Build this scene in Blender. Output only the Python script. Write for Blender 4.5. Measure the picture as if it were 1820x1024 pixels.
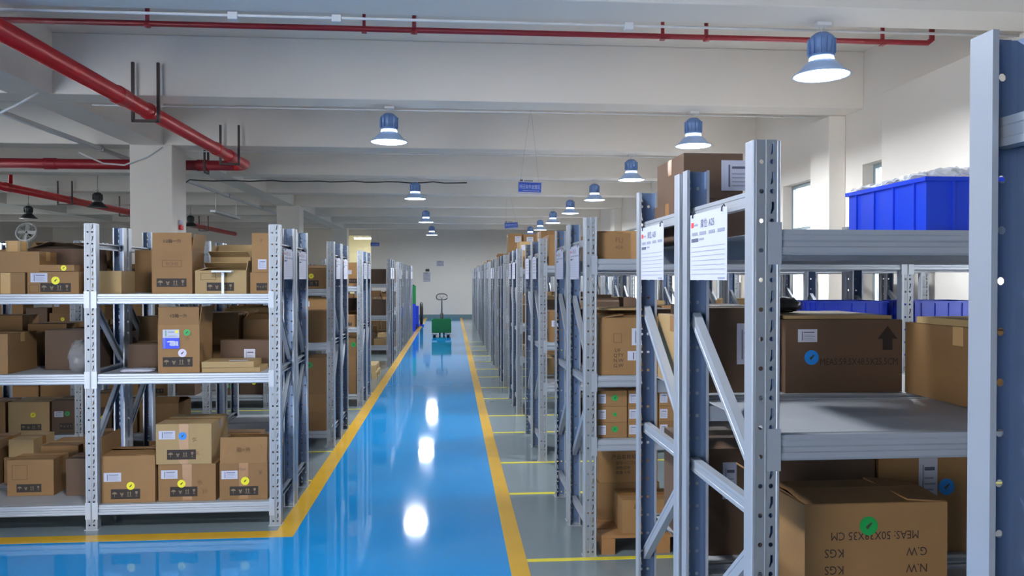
import bpy, math, random
from mathutils import Vector, Matrix
from mathutils.geometry import tessellate_polygon
R = math.radians
sc = bpy.context.scene
for _o in list(bpy.data.objects): bpy.data.objects.remove(_o)
C = sc.collection
# ------------------------------------------------------------ camera
cd = bpy.data.cameras.new('camera'); cam = bpy.data.objects.new('camera', cd); C.objects.link(cam)
cd.sensor_width = 36.0; cd.lens = 36.0 * 1367 / 1820; cd.clip_start = 0.05; cd.clip_end = 200
cam.location = (0, 0, 1.63)
cam.rotation_euler = (R(90 - 0.71), 0, R(-4.475))
sc.camera = cam
# ------------------------------------------------------------ world / exposure
w = bpy.data.worlds.new('sky'); sc.world = w; w.use_nodes = True
bg = w.node_tree.nodes['Background']; bg.inputs[0].default_value = (0.94, 0.97, 1.0, 1); bg.inputs[1].default_value = 9.0
sc.view_settings.view_transform = 'Standard'; sc.view_settings.look = 'None'
sc.view_settings.exposure = 0.86; sc.view_settings.gamma = 1.0; sc.view_settings.use_curve_mapping = False
sc.cycles.use_denoising = True
sc.cycles.max_bounces = 7; sc.cycles.diffuse_bounces = 5; sc.cycles.glossy_bounces = 3; sc.cycles.transmission_bounces = 4
sc.cycles.transparent_max_bounces = 6; sc.cycles.caustics_reflective = False; sc.cycles.caustics_refractive = False
sc.cycles.sample_clamp_indirect = 4.0; sc.cycles.use_adaptive_sampling = True; sc.cycles.adaptive_threshold = 0.02
LAMP_W = 58.0
LAMP_COL = (0.90, 0.95, 1.0)

# ------------------------------------------------------------ materials
def srgb(r, g, b):
    f = lambda c: (c/255/12.92) if c/255 <= 0.04045 else ((c/255+0.055)/1.055)**2.4
    return (f(r), f(g), f(b), 1)
M = {}
def mat(name, col, rough=0.6, metal=0.0, noise=0.0, scale=8.0, bump=0.0, emit=None, es=0.0, coat=0.0, bscale=None, stretch=None, alpha=1.0, rvar=0.0, objvar=0.0, spec=None):
    m = bpy.data.materials.new(name); m.use_nodes = True; nt = m.node_tree; b = nt.nodes['Principled BSDF']
    b.inputs['Base Color'].default_value = col; b.inputs['Roughness'].default_value = rough; b.inputs['Metallic'].default_value = metal
    if spec is not None: b.inputs['Specular IOR Level'].default_value = spec
    if coat: b.inputs['Coat Weight'].default_value = coat; b.inputs['Coat Roughness'].default_value = 0.08
    if alpha < 1: b.inputs['Alpha'].default_value = alpha
    if emit: b.inputs['Emission Color'].default_value = emit; b.inputs['Emission Strength'].default_value = es
    if noise or bump or rvar or objvar:
        tc = nt.nodes.new('ShaderNodeTexCoord'); mp = nt.nodes.new('ShaderNodeMapping'); nt.links.new(tc.outputs['Object'], mp.inputs[0])
        if stretch: mp.inputs['Scale'].default_value = stretch
        n = nt.nodes.new('ShaderNodeTexNoise'); n.inputs['Scale'].default_value = scale; n.inputs['Detail'].default_value = 4
        nt.links.new(mp.outputs[0], n.inputs[0])
        if noise or objvar:
            r = nt.nodes.new('ShaderNodeMapRange'); r.inputs[1].default_value = 0.3; r.inputs[2].default_value = 0.7
            r.inputs[3].default_value = 1-noise; r.inputs[4].default_value = 1+noise*0.6
            nt.links.new(n.outputs[0], r.inputs[0])
            v = nt.nodes.new('ShaderNodeHueSaturation'); v.inputs['Color'].default_value = col
            if objvar:
                oi = nt.nodes.new('ShaderNodeObjectInfo'); r2 = nt.nodes.new('ShaderNodeMapRange')
                r2.inputs[3].default_value = 1-objvar; r2.inputs[4].default_value = 1+objvar*0.6
                nt.links.new(oi.outputs['Random'], r2.inputs[0])
                mm = nt.nodes.new('ShaderNodeMath'); mm.operation = 'MULTIPLY'
                nt.links.new(r.outputs[0], mm.inputs[0]); nt.links.new(r2.outputs[0], mm.inputs[1]); nt.links.new(mm.outputs[0], v.inputs['Value'])
            else: nt.links.new(r.outputs[0], v.inputs['Value'])
            nt.links.new(v.outputs[0], b.inputs['Base Color'])
        if rvar:
            r3 = nt.nodes.new('ShaderNodeMapRange'); r3.inputs[3].default_value = max(0.02, rough-rvar); r3.inputs[4].default_value = rough+rvar
            nt.links.new(n.outputs[0], r3.inputs[0]); nt.links.new(r3.outputs[0], b.inputs['Roughness'])
        if bump:
            n2 = nt.nodes.new('ShaderNodeTexNoise'); n2.inputs['Scale'].default_value = bscale or scale*3; n2.inputs['Detail'].default_value = 3
            nt.links.new(mp.outputs[0], n2.inputs[0])
            bp = nt.nodes.new('ShaderNodeBump'); bp.inputs['Strength'].default_value = bump; bp.inputs['Distance'].default_value = 0.01
            nt.links.new(n2.outputs[0], bp.inputs['Height']); nt.links.new(bp.outputs[0], b.inputs['Normal'])
    M[name] = m; return m
mat('wall_paint', srgb(238, 232, 224), 0.8, noise=0.03, scale=0.8)
mat('ceiling_paint', srgb(242, 235, 226), 0.85, noise=0.035, scale=0.7)
mat('blue_epoxy', srgb(20, 138, 206), 0.06, noise=0.05, scale=1.2, bump=0.07, bscale=2.0, rvar=0.03, spec=0.45)
mat('grey_epoxy', srgb(122, 134, 138), 0.17, noise=0.07, scale=1.1, bump=0.10, bscale=2.2, rvar=0.05)
mat('yellow_paint', srgb(206, 160, 34), 0.25, noise=0.08, scale=3, bump=0.05)
mat('thin_yellow_paint', srgb(222, 208, 60), 0.3, noise=0.08, scale=3)
mat('skirting_paint', srgb(105, 135, 145), 0.5)
mat('pale_steel', srgb(162, 167, 176), 0.38, 0.25, noise=0.03, scale=4)
mat('pale_steel_upright', srgb(142, 146, 152), 0.42, 0.25, noise=0.05, scale=6, stretch=(1, 1, 0.3))
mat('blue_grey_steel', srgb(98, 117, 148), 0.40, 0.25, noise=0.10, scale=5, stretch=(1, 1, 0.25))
mat('shelf_steel', srgb(174, 177, 182), 0.42, 0.15, noise=0.03, scale=3)
mat('cardboard', srgb(140, 104, 64), 0.75, noise=0.07, scale=6, bump=0.12, bscale=30, objvar=0.18)
mat('cardboard_dark_or_shaded', srgb(90, 68, 52), 0.75, noise=0.08, scale=6, bump=0.12, bscale=30, objvar=0.25)  # shelf shade put into the colour on some cartons; plain dark variety on others
mat('cardboard_pale', srgb(162, 134, 92), 0.75, noise=0.06, scale=6, bump=0.12, bscale=30, objvar=0.1)
mat('cardboard_inside', srgb(120, 92, 66), 0.85, noise=0.06, scale=8)
mat('brown_tape', srgb(150, 106, 62), 0.25, noise=0.05, scale=20)
mat('clear_tape', srgb(196, 158, 108), 0.15, noise=0.05, scale=20)
mat('black_print', srgb(40, 30, 26), 0.7)
mat('faint_print', srgb(104, 74, 50), 0.8)
mat('icon_print', srgb(128, 108, 86), 0.75)
mat('paper', srgb(186, 187, 203), 0.6)
mat('paper_print', srgb(84, 86, 104), 0.7)
mat('grey_print', srgb(140, 142, 158), 0.7)
mat('red_print', srgb(214, 60, 60), 0.6)
mat('blue_card', srgb(36, 62, 214), 0.5)
mat('sticker_yellow', srgb(232, 220, 20), 0.5)
mat('sticker_blue', srgb(30, 130, 215), 0.5)
mat('sticker_green', srgb(20, 150, 70), 0.5)
mat('sticker_white', srgb(205, 195, 215), 0.5)
mat('sticker_mark', srgb(60, 60, 40), 0.6)
mat('red_pipe', srgb(206, 34, 42), 0.35, noise=0.05, scale=5)
mat('dark_red_pipe', srgb(150, 30, 44), 0.45, noise=0.05, scale=5)
mat('iron_bracket', srgb(62, 52, 54), 0.55, 0.3)
mat('white_plastic', srgb(226, 226, 228), 0.45)
mat('galvanised', srgb(176, 178, 180), 0.4, 0.6)
mat('black_rubber', srgb(26, 26, 28), 0.55)
mat('lamp_housing', srgb(110, 140, 190), 0.45, 0.2)
mat('lamp_shade_metal', srgb(180, 208, 250), 0.35, 0.1)  # pale blue puts the lamp's glare into the colour of the metal shade
mat('lamp_dark', srgb(40, 44, 46), 0.5, 0.3)
mat('lamp_dark_lens', srgb(70, 76, 78), 0.3)
mat('lamp_lens', (1, 1, 1, 1), 0.4, emit=(0.88, 0.95, 1, 1), es=9.0)
mat('tube_glow', (1, 1, 1, 1), 0.4, emit=(1, 0.97, 0.85, 1), es=10.0)
mat('blue_plastic', srgb(30, 66, 205), 0.35, noise=0.04, scale=4)
mat('green_plastic', srgb(16, 128, 66), 0.4, noise=0.06, scale=5)
mat('dark_green_plastic', srgb(16, 100, 56), 0.4)
mat('window_alu', srgb(150, 165, 172), 0.4, 0.4)
mat('pallet_wood', srgb(202, 176, 128), 0.75, noise=0.12, scale=5, stretch=(1, 8, 1))
mat('brown_wood', srgb(150, 108, 66), 0.75, noise=0.15, scale=5)
mat('warm_paint', srgb(222, 219, 200), 0.8)
mat('black_plastic', srgb(34, 34, 38), 0.5)
mat('sign_blue', srgb(44, 84, 190), 0.4)
g = bpy.data.materials.new('window_glass'); g.use_nodes = True; M['window_glass'] = g
b = g.node_tree.nodes['Principled BSDF']; b.inputs['Base Color'].default_value = (0.95, 0.98, 1, 1); b.inputs['Roughness'].default_value = 0.02
b.inputs['Transmission Weight'].default_value = 1.0; b.inputs['IOR'].default_value = 1.0
g = bpy.data.materials.new('clear_film'); g.use_nodes = True; M['clear_film'] = g
b = g.node_tree.nodes['Principled BSDF']; b.inputs['Base Color'].default_value = (0.85, 0.87, 0.9, 1); b.inputs['Roughness'].default_value = 0.15
b.inputs['Alpha'].default_value = 0.4

g = bpy.data.materials.new('clear_bag'); g.use_nodes = True; M['clear_bag'] = g
b = g.node_tree.nodes['Principled BSDF']; b.inputs['Base Color'].default_value = (0.6, 0.62, 0.64, 1); b.inputs['Roughness'].default_value = 0.12
b.inputs['Alpha'].default_value = 0.22
# ------------------------------------------------------------ mesh helpers
class MB:
    def __init__(s): s.v = []; s.f = []; s.m = []
    def add(s, vs, fs, m=0, T=None):
        o = len(s.v)
        s.v += [tuple(T @ Vector(p)) for p in vs] if T is not None else [tuple(p) for p in vs]
        s.f += [tuple(i+o for i in f) for f in fs]; s.m += [m]*len(fs); return s
    def box(s, x0, x1, y0, y1, z0, z1, m=0, T=None):
        vs = [(x0,y0,z0),(x1,y0,z0),(x1,y1,z0),(x0,y1,z0),(x0,y0,z1),(x1,y0,z1),(x1,y1,z1),(x0,y1,z1)]
        return s.add(vs, [(0,3,2,1),(4,5,6,7),(0,1,5,4),(1,2,6,5),(2,3,7,6),(3,0,4,7)], m, T)
    def prism(s, prof, a, b, axis='x', m=0, T=None):   # prof: closed polygon in the two other axes
        n = len(prof)
        def P(u, v, t): return {'x': (t,u,v), 'y': (u,t,v), 'z': (u,v,t)}[axis]
        vs = [P(u,v,a) for u,v in prof] + [P(u,v,b) for u,v in prof]
        fs = [(i,(i+1)%n,n+(i+1)%n,n+i) for i in range(n)] + [tuple(range(n))[::-1], tuple(range(n,2*n))]
        return s.add(vs, fs, m, T)
    def sheet(s, path, a, b, axis='z', m=0, t=0.0):
        n = len(path)
        def P(u, v, w): return {'x': (w,u,v), 'y': (u,w,v), 'z': (u,v,w)}[axis]
        vs = [P(u,v,a) for u,v in path] + [P(u,v,b) for u,v in path]
        return s.add(vs, [(i,i+1,n+i+1,n+i) for i in range(n-1)], m)
    def lathe(s, prof, seg=20, m=0, T=None, arc=1.0):
        n = len(prof); vs = []; fs = []
        for k in range(seg):
            a = 2*math.pi*k/seg
            for r, z in prof: vs.append((r*math.cos(a), r*math.sin(a), z))
        for k in range(seg):
            k2 = (k+1) % seg
            for i in range(n-1): fs.append((k*n+i, k2*n+i, k2*n+i+1, k*n+i+1))
        return s.add(vs, fs, m, T)
    def tube(s, pts, r, seg=10, m=0, caps=True):
        pts = [Vector(p) for p in pts]; n = len(pts); vs = []; fs = []; up = None
        for i, p in enumerate(pts):
            d = ((pts[min(i+1,n-1)]-p).normalized() + (p-pts[max(i-1,0)]).normalized())
            d = d.normalized() if d.length > 1e-6 else Vector((0,0,1))
            if up is None: up = Vector((0,0,1)) if abs(d.z) < 0.9 else Vector((1,0,0))
            a = d.cross(up).normalized(); bb = a.cross(d).normalized(); up = bb
            for k in range(seg):
                t = 2*math.pi*k/seg; vs.append(p + a*math.cos(t)*r + bb*math.sin(t)*r)
        for i in range(n-1):
            for k in range(seg):
                k2 = (k+1) % seg; fs.append((i*seg+k, i*seg+k2, (i+1)*seg+k2, (i+1)*seg+k))
        if caps: fs += [tuple(range(seg))[::-1], tuple(range((n-1)*seg, n*seg))]
        return s.add(vs, fs, m)
    def mesh(s, name, mats, smooth=False):
        me = bpy.data.meshes.new(name); me.from_pydata(s.v, [], s.f); me.update()
        for x in mats: me.materials.append(M[x])
        for p, i in zip(me.polygons, s.m): p.material_index = i; p.use_smooth = smooth
        return me
    def obj(s, name, mats, parent=None, smooth=False, bevel=0, loc=None, auto=False):
        if isinstance(mats, str): mats = [mats]
        o = bpy.data.objects.new(name, s.mesh(name, mats, smooth)); C.objects.link(o)
        if parent: o.parent = parent
        if loc: o.location = loc
        if bevel:
            bv = o.modifiers.new('bevel', 'BEVEL'); bv.width = bevel; bv.segments = 2; bv.limit_method = 'ANGLE'; bv.angle_limit = R(50)
        return o
def tag(o, label=None, cat=None, group=None, kind=None):
    if label:
        if len(label.split()) > 16: print('LONG', label)
        o['label'] = label
    if cat: o['category'] = cat
    if group: o['group'] = group
    if kind: o['kind'] = kind
    return o
def empty(name, loc=(0,0,0), rz=0):
    o = bpy.data.objects.new(name, None); o.empty_display_size = 0.1; o.location = loc; o.rotation_euler = (0,0,rz); C.objects.link(o); return o
def struct(name, mb, mats, **k):
    o = mb.obj(name, mats, **k); o['kind'] = 'structure'; return o
def copy_tree(o, parent=None):
    c = o.copy(); C.objects.link(c)
    if parent: c.parent = parent
    for ch in list(o.children): copy_tree(ch, c)
    return c
_txt = {}
def text_geo(s, align='CENTER'):
    k = (s, align)
    if k not in _txt:
        cu = bpy.data.curves.new('lettering', 'FONT'); cu.body = s; cu.align_x = align; cu.size = 1; cu.resolution_u = 2
        ob = bpy.data.objects.new('lettering', cu); C.objects.link(ob)
        bpy.context.view_layer.update()
        me = ob.evaluated_get(bpy.context.evaluated_depsgraph_get()).to_mesh()
        _txt[k] = ([tuple(v.co) for v in me.vertices], [tuple(p.vertices) for p in me.polygons])
        bpy.data.objects.remove(ob); bpy.data.curves.remove(cu)
    return _txt[k]
# a frame in the XZ plane looking at -Y: local (x right, y up) -> (x, -, z)
def FT(x, y, z, size=1.0, rot=0.0, squeeze=1.0):
    return Matrix.Translation((x, y, z)) @ Matrix.Rotation(R(90), 4, 'X') @ Matrix.Rotation(rot, 4, 'Z') @ Matrix.Diagonal((size*squeeze, size, 1, 1))
def add_text(mb, s, x, y, z, size, m, rot=0.0, align='CENTER', squeeze=1.0, T=None):
    vs, fs = text_geo(s, align)
    t = FT(x, y, z, size, rot, squeeze)
    mb.add(vs, fs, m, (T @ t) if T is not None else t)

# ------------------------------------------------------------ room shell
WX0, WX1, WY0, WY1, ZB, ZS = -15.8, 4.71, -5.0, 31.9, 3.58, 4.23
struct('floor', MB().box(WX0-.2, WX1+.2, WY0, WY1+.2, -0.1, 0.0), 'grey_epoxy')
mb = MB(); mb.box(-1.0, 0.325, 4.92, WY1-.02, 0.0, 0.002); mb.box(WX0+.1, 0.325, WY0+.2, 4.92, 0.0, 0.002)
struct('blue_floor_lane', mb, 'blue_epoxy')
mb = MB(); mb.box(0.325, 0.43, WY0+.2, WY1-.02, 0.0, 0.003); struct('yellow_lane_line', mb, 'yellow_paint')
mb = MB(); mb.box(-1.125, -1.0, 4.92, WY1-.02, 0.0, 0.003); mb.box(WX0+.1, -1.125, 4.92, 5.045, 0.0, 0.003)
struct('yellow_lane_line', mb, 'yellow_paint')
struct('ceiling', MB().box(WX0-.2, WX1+.2, WY0, WY1+.2, ZS, ZS+0.2), 'ceiling_paint')
BP = 3.13
for k in range(-4, 8):
    y = 8.5 + BP*k
    struct('ceiling_beam', MB().box(WX0, WX1, y, y+0.4, ZB, ZS-.001), 'ceiling_paint', bevel=0.01)
for x in (-4.65, -12.0):
    mb = MB()
    for k in range(-5, 8):
        y0 = 8.9 + BP*k; mb.box(x, x+0.45, max(y0, WY0), min(y0+BP-0.4, WY1), ZB, ZS-.001)
    struct('ceiling_beam', mb, 'ceiling_paint')
for x in (-4.67,):
    for y in (2.2, 11.6, 21.0, 30.4):
        struct('concrete_column', MB().box(x, x+0.6, y, y+0.6, 0, ZB-.001), 'wall_paint', bevel=0.012)
        struct('trim_1', MB().box(x-.008, x+.608, y-.008, y+.608, 0, 0.14), 'skirting_paint')
# far wall with a lit doorway, left wall
DX0, DX1, DZ = -4.33, -3.30, 3.38
mb = MB(); mb.box(WX0-.2, DX0, WY1, WY1+.2, 0, ZS); mb.box(DX1, WX1+.2, WY1, WY1+.2, 0, ZS); mb.box(DX0, DX1, WY1, WY1+.2, DZ, ZS)
struct('wall_far', mb, 'wall_paint')
mb = MB(); mb.box(DX0-.5, DX1+.5, WY1+2.2, WY1+2.3, 0, 3.6); mb.box(DX0-.5, DX0-.4, WY1+.2, WY1+2.2, 0, 3.6); mb.box(DX1+.4, DX1+.5, WY1+.2, WY1+2.2, 0, 3.6)
mb.box(DX0-.5, DX1+.5, WY1+.2, WY1+2.3, 3.5, 3.6); mb.box(DX0-.5, DX1+.5, WY1+.2, WY1+2.3, -.1, 0)
struct('wall_back_room', mb, 'warm_paint')
added_lwins = [(y0, y0+2.4) for y0 in (-3.5, -.4, 2.7, 5.8, 8.9, 12.0, 15.1, 18.2, 21.3, 24.4, 27.5)]  # unseen left-wall windows added to bring daylight to the ceiling
mb = MB(); y = WY0
for a, b_ in added_lwins: mb.box(WX0-.25, WX0, y, a, 0, ZS); mb.box(WX0-.25, WX0, a, b_, 0, .95); mb.box(WX0-.25, WX0, a, b_, 2.94, ZS); y = b_
mb.box(WX0-.25, WX0, y, WY1, 0, ZS); struct('wall_left', mb, 'wall_paint')
mb = MB(); mb.box(WX0, -9, WY0-.2, WY0, 0, ZS); mb.box(-4.0, WX1+.2, WY0-.2, WY0, 0, ZS); mb.box(-9, -4.0, WY0-.2, WY0, 3.2, ZS)  # unseen rear opening, added and sized for ambient daylight
struct('wall_rear', mb, 'wall_paint')
mb = MB(); mb.box(DX1, WX1, WY1-.012, WY1-.001, 0.0, 0.14); mb.box(WX0, DX0, WY1-.012, WY1-.001, 0, 0.14)
struct('baseboard_far', mb, 'skirting_paint')
# right wall with windows
wins = [(7.80, 8.52), (9.48, 10.65), (12.55, 13.75), (15.7, 16.9), (19.0, 20.6), (22.2, 23.6), (25.3, 26.7), (1.2, 4.4), (28.4, 29.8)]
wins.sort(); SZ, HZ = 0.95, 2.94
mb = MB(); y = WY0
for a, b_ in wins: mb.box(WX1, WX1+.25, y, a, 0, ZS); mb.box(WX1, WX1+.25, a, b_, 0, SZ); mb.box(WX1, WX1+.25, a, b_, HZ, ZS); y = b_
mb.box(WX1, WX1+.25, y, WY1, 0, ZS); struct('wall_right', mb, 'wall_paint')
for y0, y1 in ((4.7, 7.77), (8.9, 9.38), (11.7, 12.2), (14.8, 15.3), (17.9, 18.4), (21.1, 21.6), (24.2, 24.7), (27.3, 27.8)):
    struct('wall_right_pilaster', MB().box(4.50, WX1-.001, y0, y1, 0, ZB-.001), 'wall_paint', bevel=0.01)
def area(name, loc, rot, sx, sy, power, col, shape='RECTANGLE', portal=False, spread=180):
    l = bpy.data.lights.new(name, 'AREA'); l.shape = shape; l.size = sx
    if shape == 'RECTANGLE': l.size_y = sy
    l.energy = power; l.color = col[:3]; l.spread = R(spread)
    if portal: l.cycles.is_portal = True
    o = bpy.data.objects.new(name, l); o.location = loc; o.rotation_euler = rot; C.objects.link(o); return o
for i, (a, b_) in enumerate(wins+added_lwins):
    lf = i >= len(wins); r = empty('window_%d' % (i+1), (WX0-.16 if lf else WX1+.16, (a+b_)/2, SZ)); r['kind'] = 'structure'
    L, H = (b_-a)/2, HZ-SZ
    mb = MB(); t = 0.05
    for s in (-1, 1): mb.box(-.03, .03, s*L if s < 0 else s*L-t, s*L+t if s < 0 else s*L, 0, H)
    mb.box(-.03, .03, -L+t, L-t, 0, t); mb.box(-.03, .03, -L+t, L-t, H-t, H); mb.box(-.025, .025, -.03, .03, t, H-t); mb.box(-.025, .025, -L+t, -.03, H*.68, H*.68+.04); mb.box(-.025, .025, .03, L-t, H*.68, H*.68+.04)
    fr = mb.obj('window_frame', 'window_alu', r); fr['kind'] = 'structure'
    gl = MB().box(-.003, .003, -L+t, L-t, t, H-t).obj('window_pane', 'window_glass', r); gl['kind'] = 'structure'
    area('window_portal', (WX0-.27 if lf else WX1+.27, (a+b_)/2, (SZ+HZ)/2), (0, R(-90 if lf else 90), 0), H, b_-a, 1, (1,1,1), portal=True)
area('added_opening_portal', (-6.5, WY0-.25, 1.6), (R(90), 0, 0), 5, 3.2, 1, (1,1,1), portal=True)  # portal of the added rear opening

# floor markings between the right-hand racks
for y in (1.72, 3.34, 4.41, 5.79, 6.77, 8.1, 9.1, 10.4, 11.45, 12.7, 13.8, 15.05, 16.15, 17.4, 18.5, 19.7):
    struct('yellow_bay_line', MB().box(0.432, 4.4, y-.03, y+.01, 0.0, 0.003), 'thin_yellow_paint')
for y in (6.3, 7.35, 8.6, 9.7, 11.05):
    struct('yellow_bay_line', MB().box(-4.0, -1.127, y-.03, y, 0.0, 0.003), 'thin_yellow_paint')

# ------------------------------------------------------------ lamps
def lamp(x, y, lit=True, zl=3.19, label='', group=None, top=ZB):
    r = empty('high_bay_lamp', (x, y, zl)); tag(r, label, 'lamp', group)
    hs, sh, ln = ('lamp_housing', 'lamp_shade_metal', 'lamp_lens') if lit else ('lamp_dark', 'lamp_dark', 'lamp_dark_lens')
    MB().lathe([(.0001,.315),(.05,.312),(.085,.285),(.095,.262),(.095,.24),(.088,.20),(.084,.155),(.096,.135),(.09,.128),(.0001,.128)], 24).obj('driver_housing', hs, r, True)
    mb = MB()
    for k in range(12):
        a = 2*math.pi*k/12; T = Matrix.Rotation(a, 4, 'Z'); mb.box(.082, .104, -.003, .003, .15, .27, T=T)
    mb.obj('cooling_fin', hs, r)
    MB().lathe([(.084,.126),(.09,.118),(.0905,.108),(.084,.100)], 24).obj('glow_ring', ln, r, True)
    MB().lathe([(.08,.108),(.10,.098),(.128,.07),(.165,.028),(.20,.002),(.209,-.004),(.209,-.012),(.203,-.012),(.196,.0),(.16,.022),(.122,.064),(.08,.10)], 32).obj('lamp_shade', sh, r, True)
    MB().lathe([(.0001,-.012),(.12,-.014),(.198,-.008),(.200,-.002),(.0001,-.001)], 32).obj('lamp_lens', ln, r, True)
    mb = MB(); mb.tube([(0,0,.31),(0,0,.345)], .006, 8)
    ring = [(0.018*math.sin(a), 0, .36+0.018*-math.cos(a)) for a in [2*math.pi*i/12 for i in range(13)]]
    mb.tube(ring, .004, 6); mb.tube([(0,0,.375),(0.004,0,top-zl-.012)], .004, 6); mb.box(-.05,.06,-.04,.03,top-zl-.025,top-zl-.0002)
    mb.obj('hanging_hook', 'white_plastic' if lit else 'lamp_dark', r)
    if lit:
        o = area('lamp_light', (0, 0, -.02), (0,0,0), .38, .38, LAMP_W, LAMP_COL, 'DISK'); o.parent = r
    return r
names = ['nearest', 'second', 'third', 'fourth', 'fifth', 'sixth', 'seventh', 'farthest']
for k in range(8):
    lamp(2.82, 5.70 + BP*k, label='lit bell-shaped bay lamp, %s in the long row over the right racks' % names[k], group='lamps over the right racks')
for k, n in enumerate(['nearest', 'second', 'third', 'farthest']):
    lamp(-0.71, 8.85 + 2*BP*k, label='lit bell-shaped bay lamp, %s of the four over the blue lane' % n, group='lamps over the blue lane')
lamp(-0.71, 8.85-2*BP, label='lit bell-shaped bay lamp added unseen over the lane just in front of the camera', group='lamps over the blue lane')  # unseen lamp added to raise the brightness near the camera
for y, n in ((8.9, 'near'), (15.2, 'middle'), (21.4, 'far')):  # unseen lit lamps added to brighten the far-left wall
    lamp(-13.75, y, label='lit bell-shaped bay lamp added to brighten the left wall, %s one, outside the frame' % n, group='added lamps by the left wall')
for x, y, l in ((-10.9, 20.8, 'unlit black bay lamp hanging at the far left beyond the red pipes'), (-7.7, 17.45, 'unlit black bay lamp hanging beside the far red pipe, left of the column'), (-7.75, 23.6, 'small unlit black bay lamp seen just right of the near column')):
    lamp(x, y, False, label=l, top=ZS, group='unlit lamps on the left')

# ------------------------------------------------------------ pipes
def u_bracket(mb, x, y, z, wd=.25, up=.30, ax='x', t=.028):
    # two angle-iron hangers and a cross bar under the pipe
    for s in (-1, 1):
        if ax == 'x': mb.box(x+s*wd/2-t/2, x+s*wd/2+t/2, y-t/2, y+t/2, z-.13, z+up)
        else: mb.box(x-t/2, x+t/2, y+s*wd/2-t/2, y+s*wd/2+t/2, z-.13, z+up)
    if ax == 'x': mb.box(x-wd/2, x+wd/2, y-t/2, y+t/2, z-.13, z-.13+t)
    else: mb.box(x-t/2, x+t/2, y-wd/2, y+wd/2, z-.13, z-.13+t)
def pipe_thing(label, path, r, mt, couplings=(), brackets=(), extra=None):
    t = empty('fire_pipe', path[0]); tag(t, label, 'pipe'); o = Vector(path[0])
    mb = MB(); mb.tube([Vector(p)-o for p in path], r, 18); mb.obj('pipe_run', mt, t, True)
    for (p, d) in couplings:
        p = Vector(p)-o; d = Vector(d)
        MB().tube([p-d*.09, p-d*.085, p+d*.085, p+d*.09], r+.011, 18).obj('coupling', mt, t, True)
    for (x, y, z, wd, up, ax) in brackets:
        mb = MB(); u_bracket(mb, x-o.x, y-o.y, z-o.z, wd, up, ax); mb.obj('pipe_hanger', 'iron_bracket', t)
    return t, o
PX, PZ = -3.22, 3.41
pipe_thing('thick bright red fire main running away from the camera beside the column', [(PX, -3, PZ), (PX, 12.1, PZ), (PX+.005, 12.3, PZ), (PX-.06, 12.42, PZ), (PX-.14, 12.47, PZ), (PX-.19, 12.47, PZ)], .078, 'red_pipe',
    [((PX, y, PZ), (0,1,0)) for y in (4.6, 7.8, 8.55, 10.9, 11.5)] , [(PX, 8.42, PZ, .26, .50, 'x'), (PX, 11.5, PZ, .26, .45, 'x'), (PX, 5.2, PZ, .26, .45, 'x')])
pipe_thing('dark red cross main running left behind the column', [(PX-.195, 12.47, PZ-.0), (-8.41, 12.47, PZ)], .078, 'dark_red_pipe',
    [((x, 12.47, PZ), (1,0,0)) for x in (-3.9, -6.2, -7.7)], [(-3.85, 12.47, PZ, .18, .81, 'y'), (-7.5, 12.47, PZ, .2, .81, 'y'), (-7.9, 12.47, PZ, .2, .81, 'y')])
LX = -8.5
pipe_thing('red fire main on the far left, running away behind the column', [(LX, 5, 3.38), (LX, 31, 3.38)], .078, 'red_pipe',
    [((LX, y, 3.38), (0,1,0)) for y in (15.5, 18.0, 21.5)], [(LX, y, 3.38, .3, .4, 'x') for y in (14.6, 17.7, 20.85, 24.0, 27.2)] )
t, o = pipe_thing('short red riser standing on the far left main', [(LX, 15.6, 3.47), (LX, 15.6, 4.22)], .035, 'red_pipe')
# thin sprinkler line
Y, Z = 6.45, 3.69
t = empty('sprinkler_pipe', (-6, Y, Z)); tag(t, 'thin dark red sprinkler pipe crossing the whole ceiling near the camera', 'pipe')
MB().tube([(0,0,0),(10.15,0,0),(10.19,0,.03),(10.19,0,.16)], .024, 12).obj('pipe_run', 'dark_red_pipe', t, True)
for x in (-2.45, -0.31, 2.17):
    mb = MB(); mb.tube([(x+6,0,.0),(x+6,0,.125)], .017, 10); mb.tube([(x+6,0,-.03),(x+6,0,-.0)], .028, 10)
    mb.lathe([(.0001,.175),(.03,.168),(.028,.163),(.012,.155),(.02,.14),(.02,.125),(.0001,.125)], 12, T=Matrix.Translation((x+6,0,0))); mb.obj('sprinkler_head', 'dark_red_pipe', t, True)
for x in (-0.72, 1.79, 3.74):
    mb = MB(); mb.box(x+6-.012, x+6+.012, -.012, .012, .0, .54); mb.box(x+6-.02, x+6+.02, -.03, .03, -.03, -.024); mb.obj('pipe_hanger', 'dark_red_pipe', t)
# conduits under the beams
def conduit(name, label, pts, r, mt, cat='conduit', clips=()):
    o = Vector(pts[0]); t = empty(name, pts[0]); tag(t, label, cat)
    MB().tube([Vector(p)-o for p in pts], r, 8).obj('conduit_run', mt, t, True)
    for p in clips:
        q = Vector(p)-o; MB().box(q.x-.035, q.x+.035, q.y-.02, q.y+.03, q.z-.03, q.z+.025).obj('junction_box', mt, t, bevel=.004)
    return t
conduit('wiring_conduit', 'white conduit with clips along the nearest ceiling beam', [(-6, 5.815, 3.562), (4.6, 5.815, 3.562)], .011, 'white_plastic', clips=[(-1.6,5.815,3.56),(-.85,5.815,3.56),(1.35,5.815,3.56)])
for k, n in ((1, 'second'), (2, 'third'), (3, 'fourth')):
    conduit('wiring_conduit', 'thin white conduit along the %s ceiling beam' % n, [(-4.0, 5.815+BP*k, 3.565), (4.4, 5.815+BP*k, 3.565)], .009, 'white_plastic')
random.seed(5)
pts = []
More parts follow.
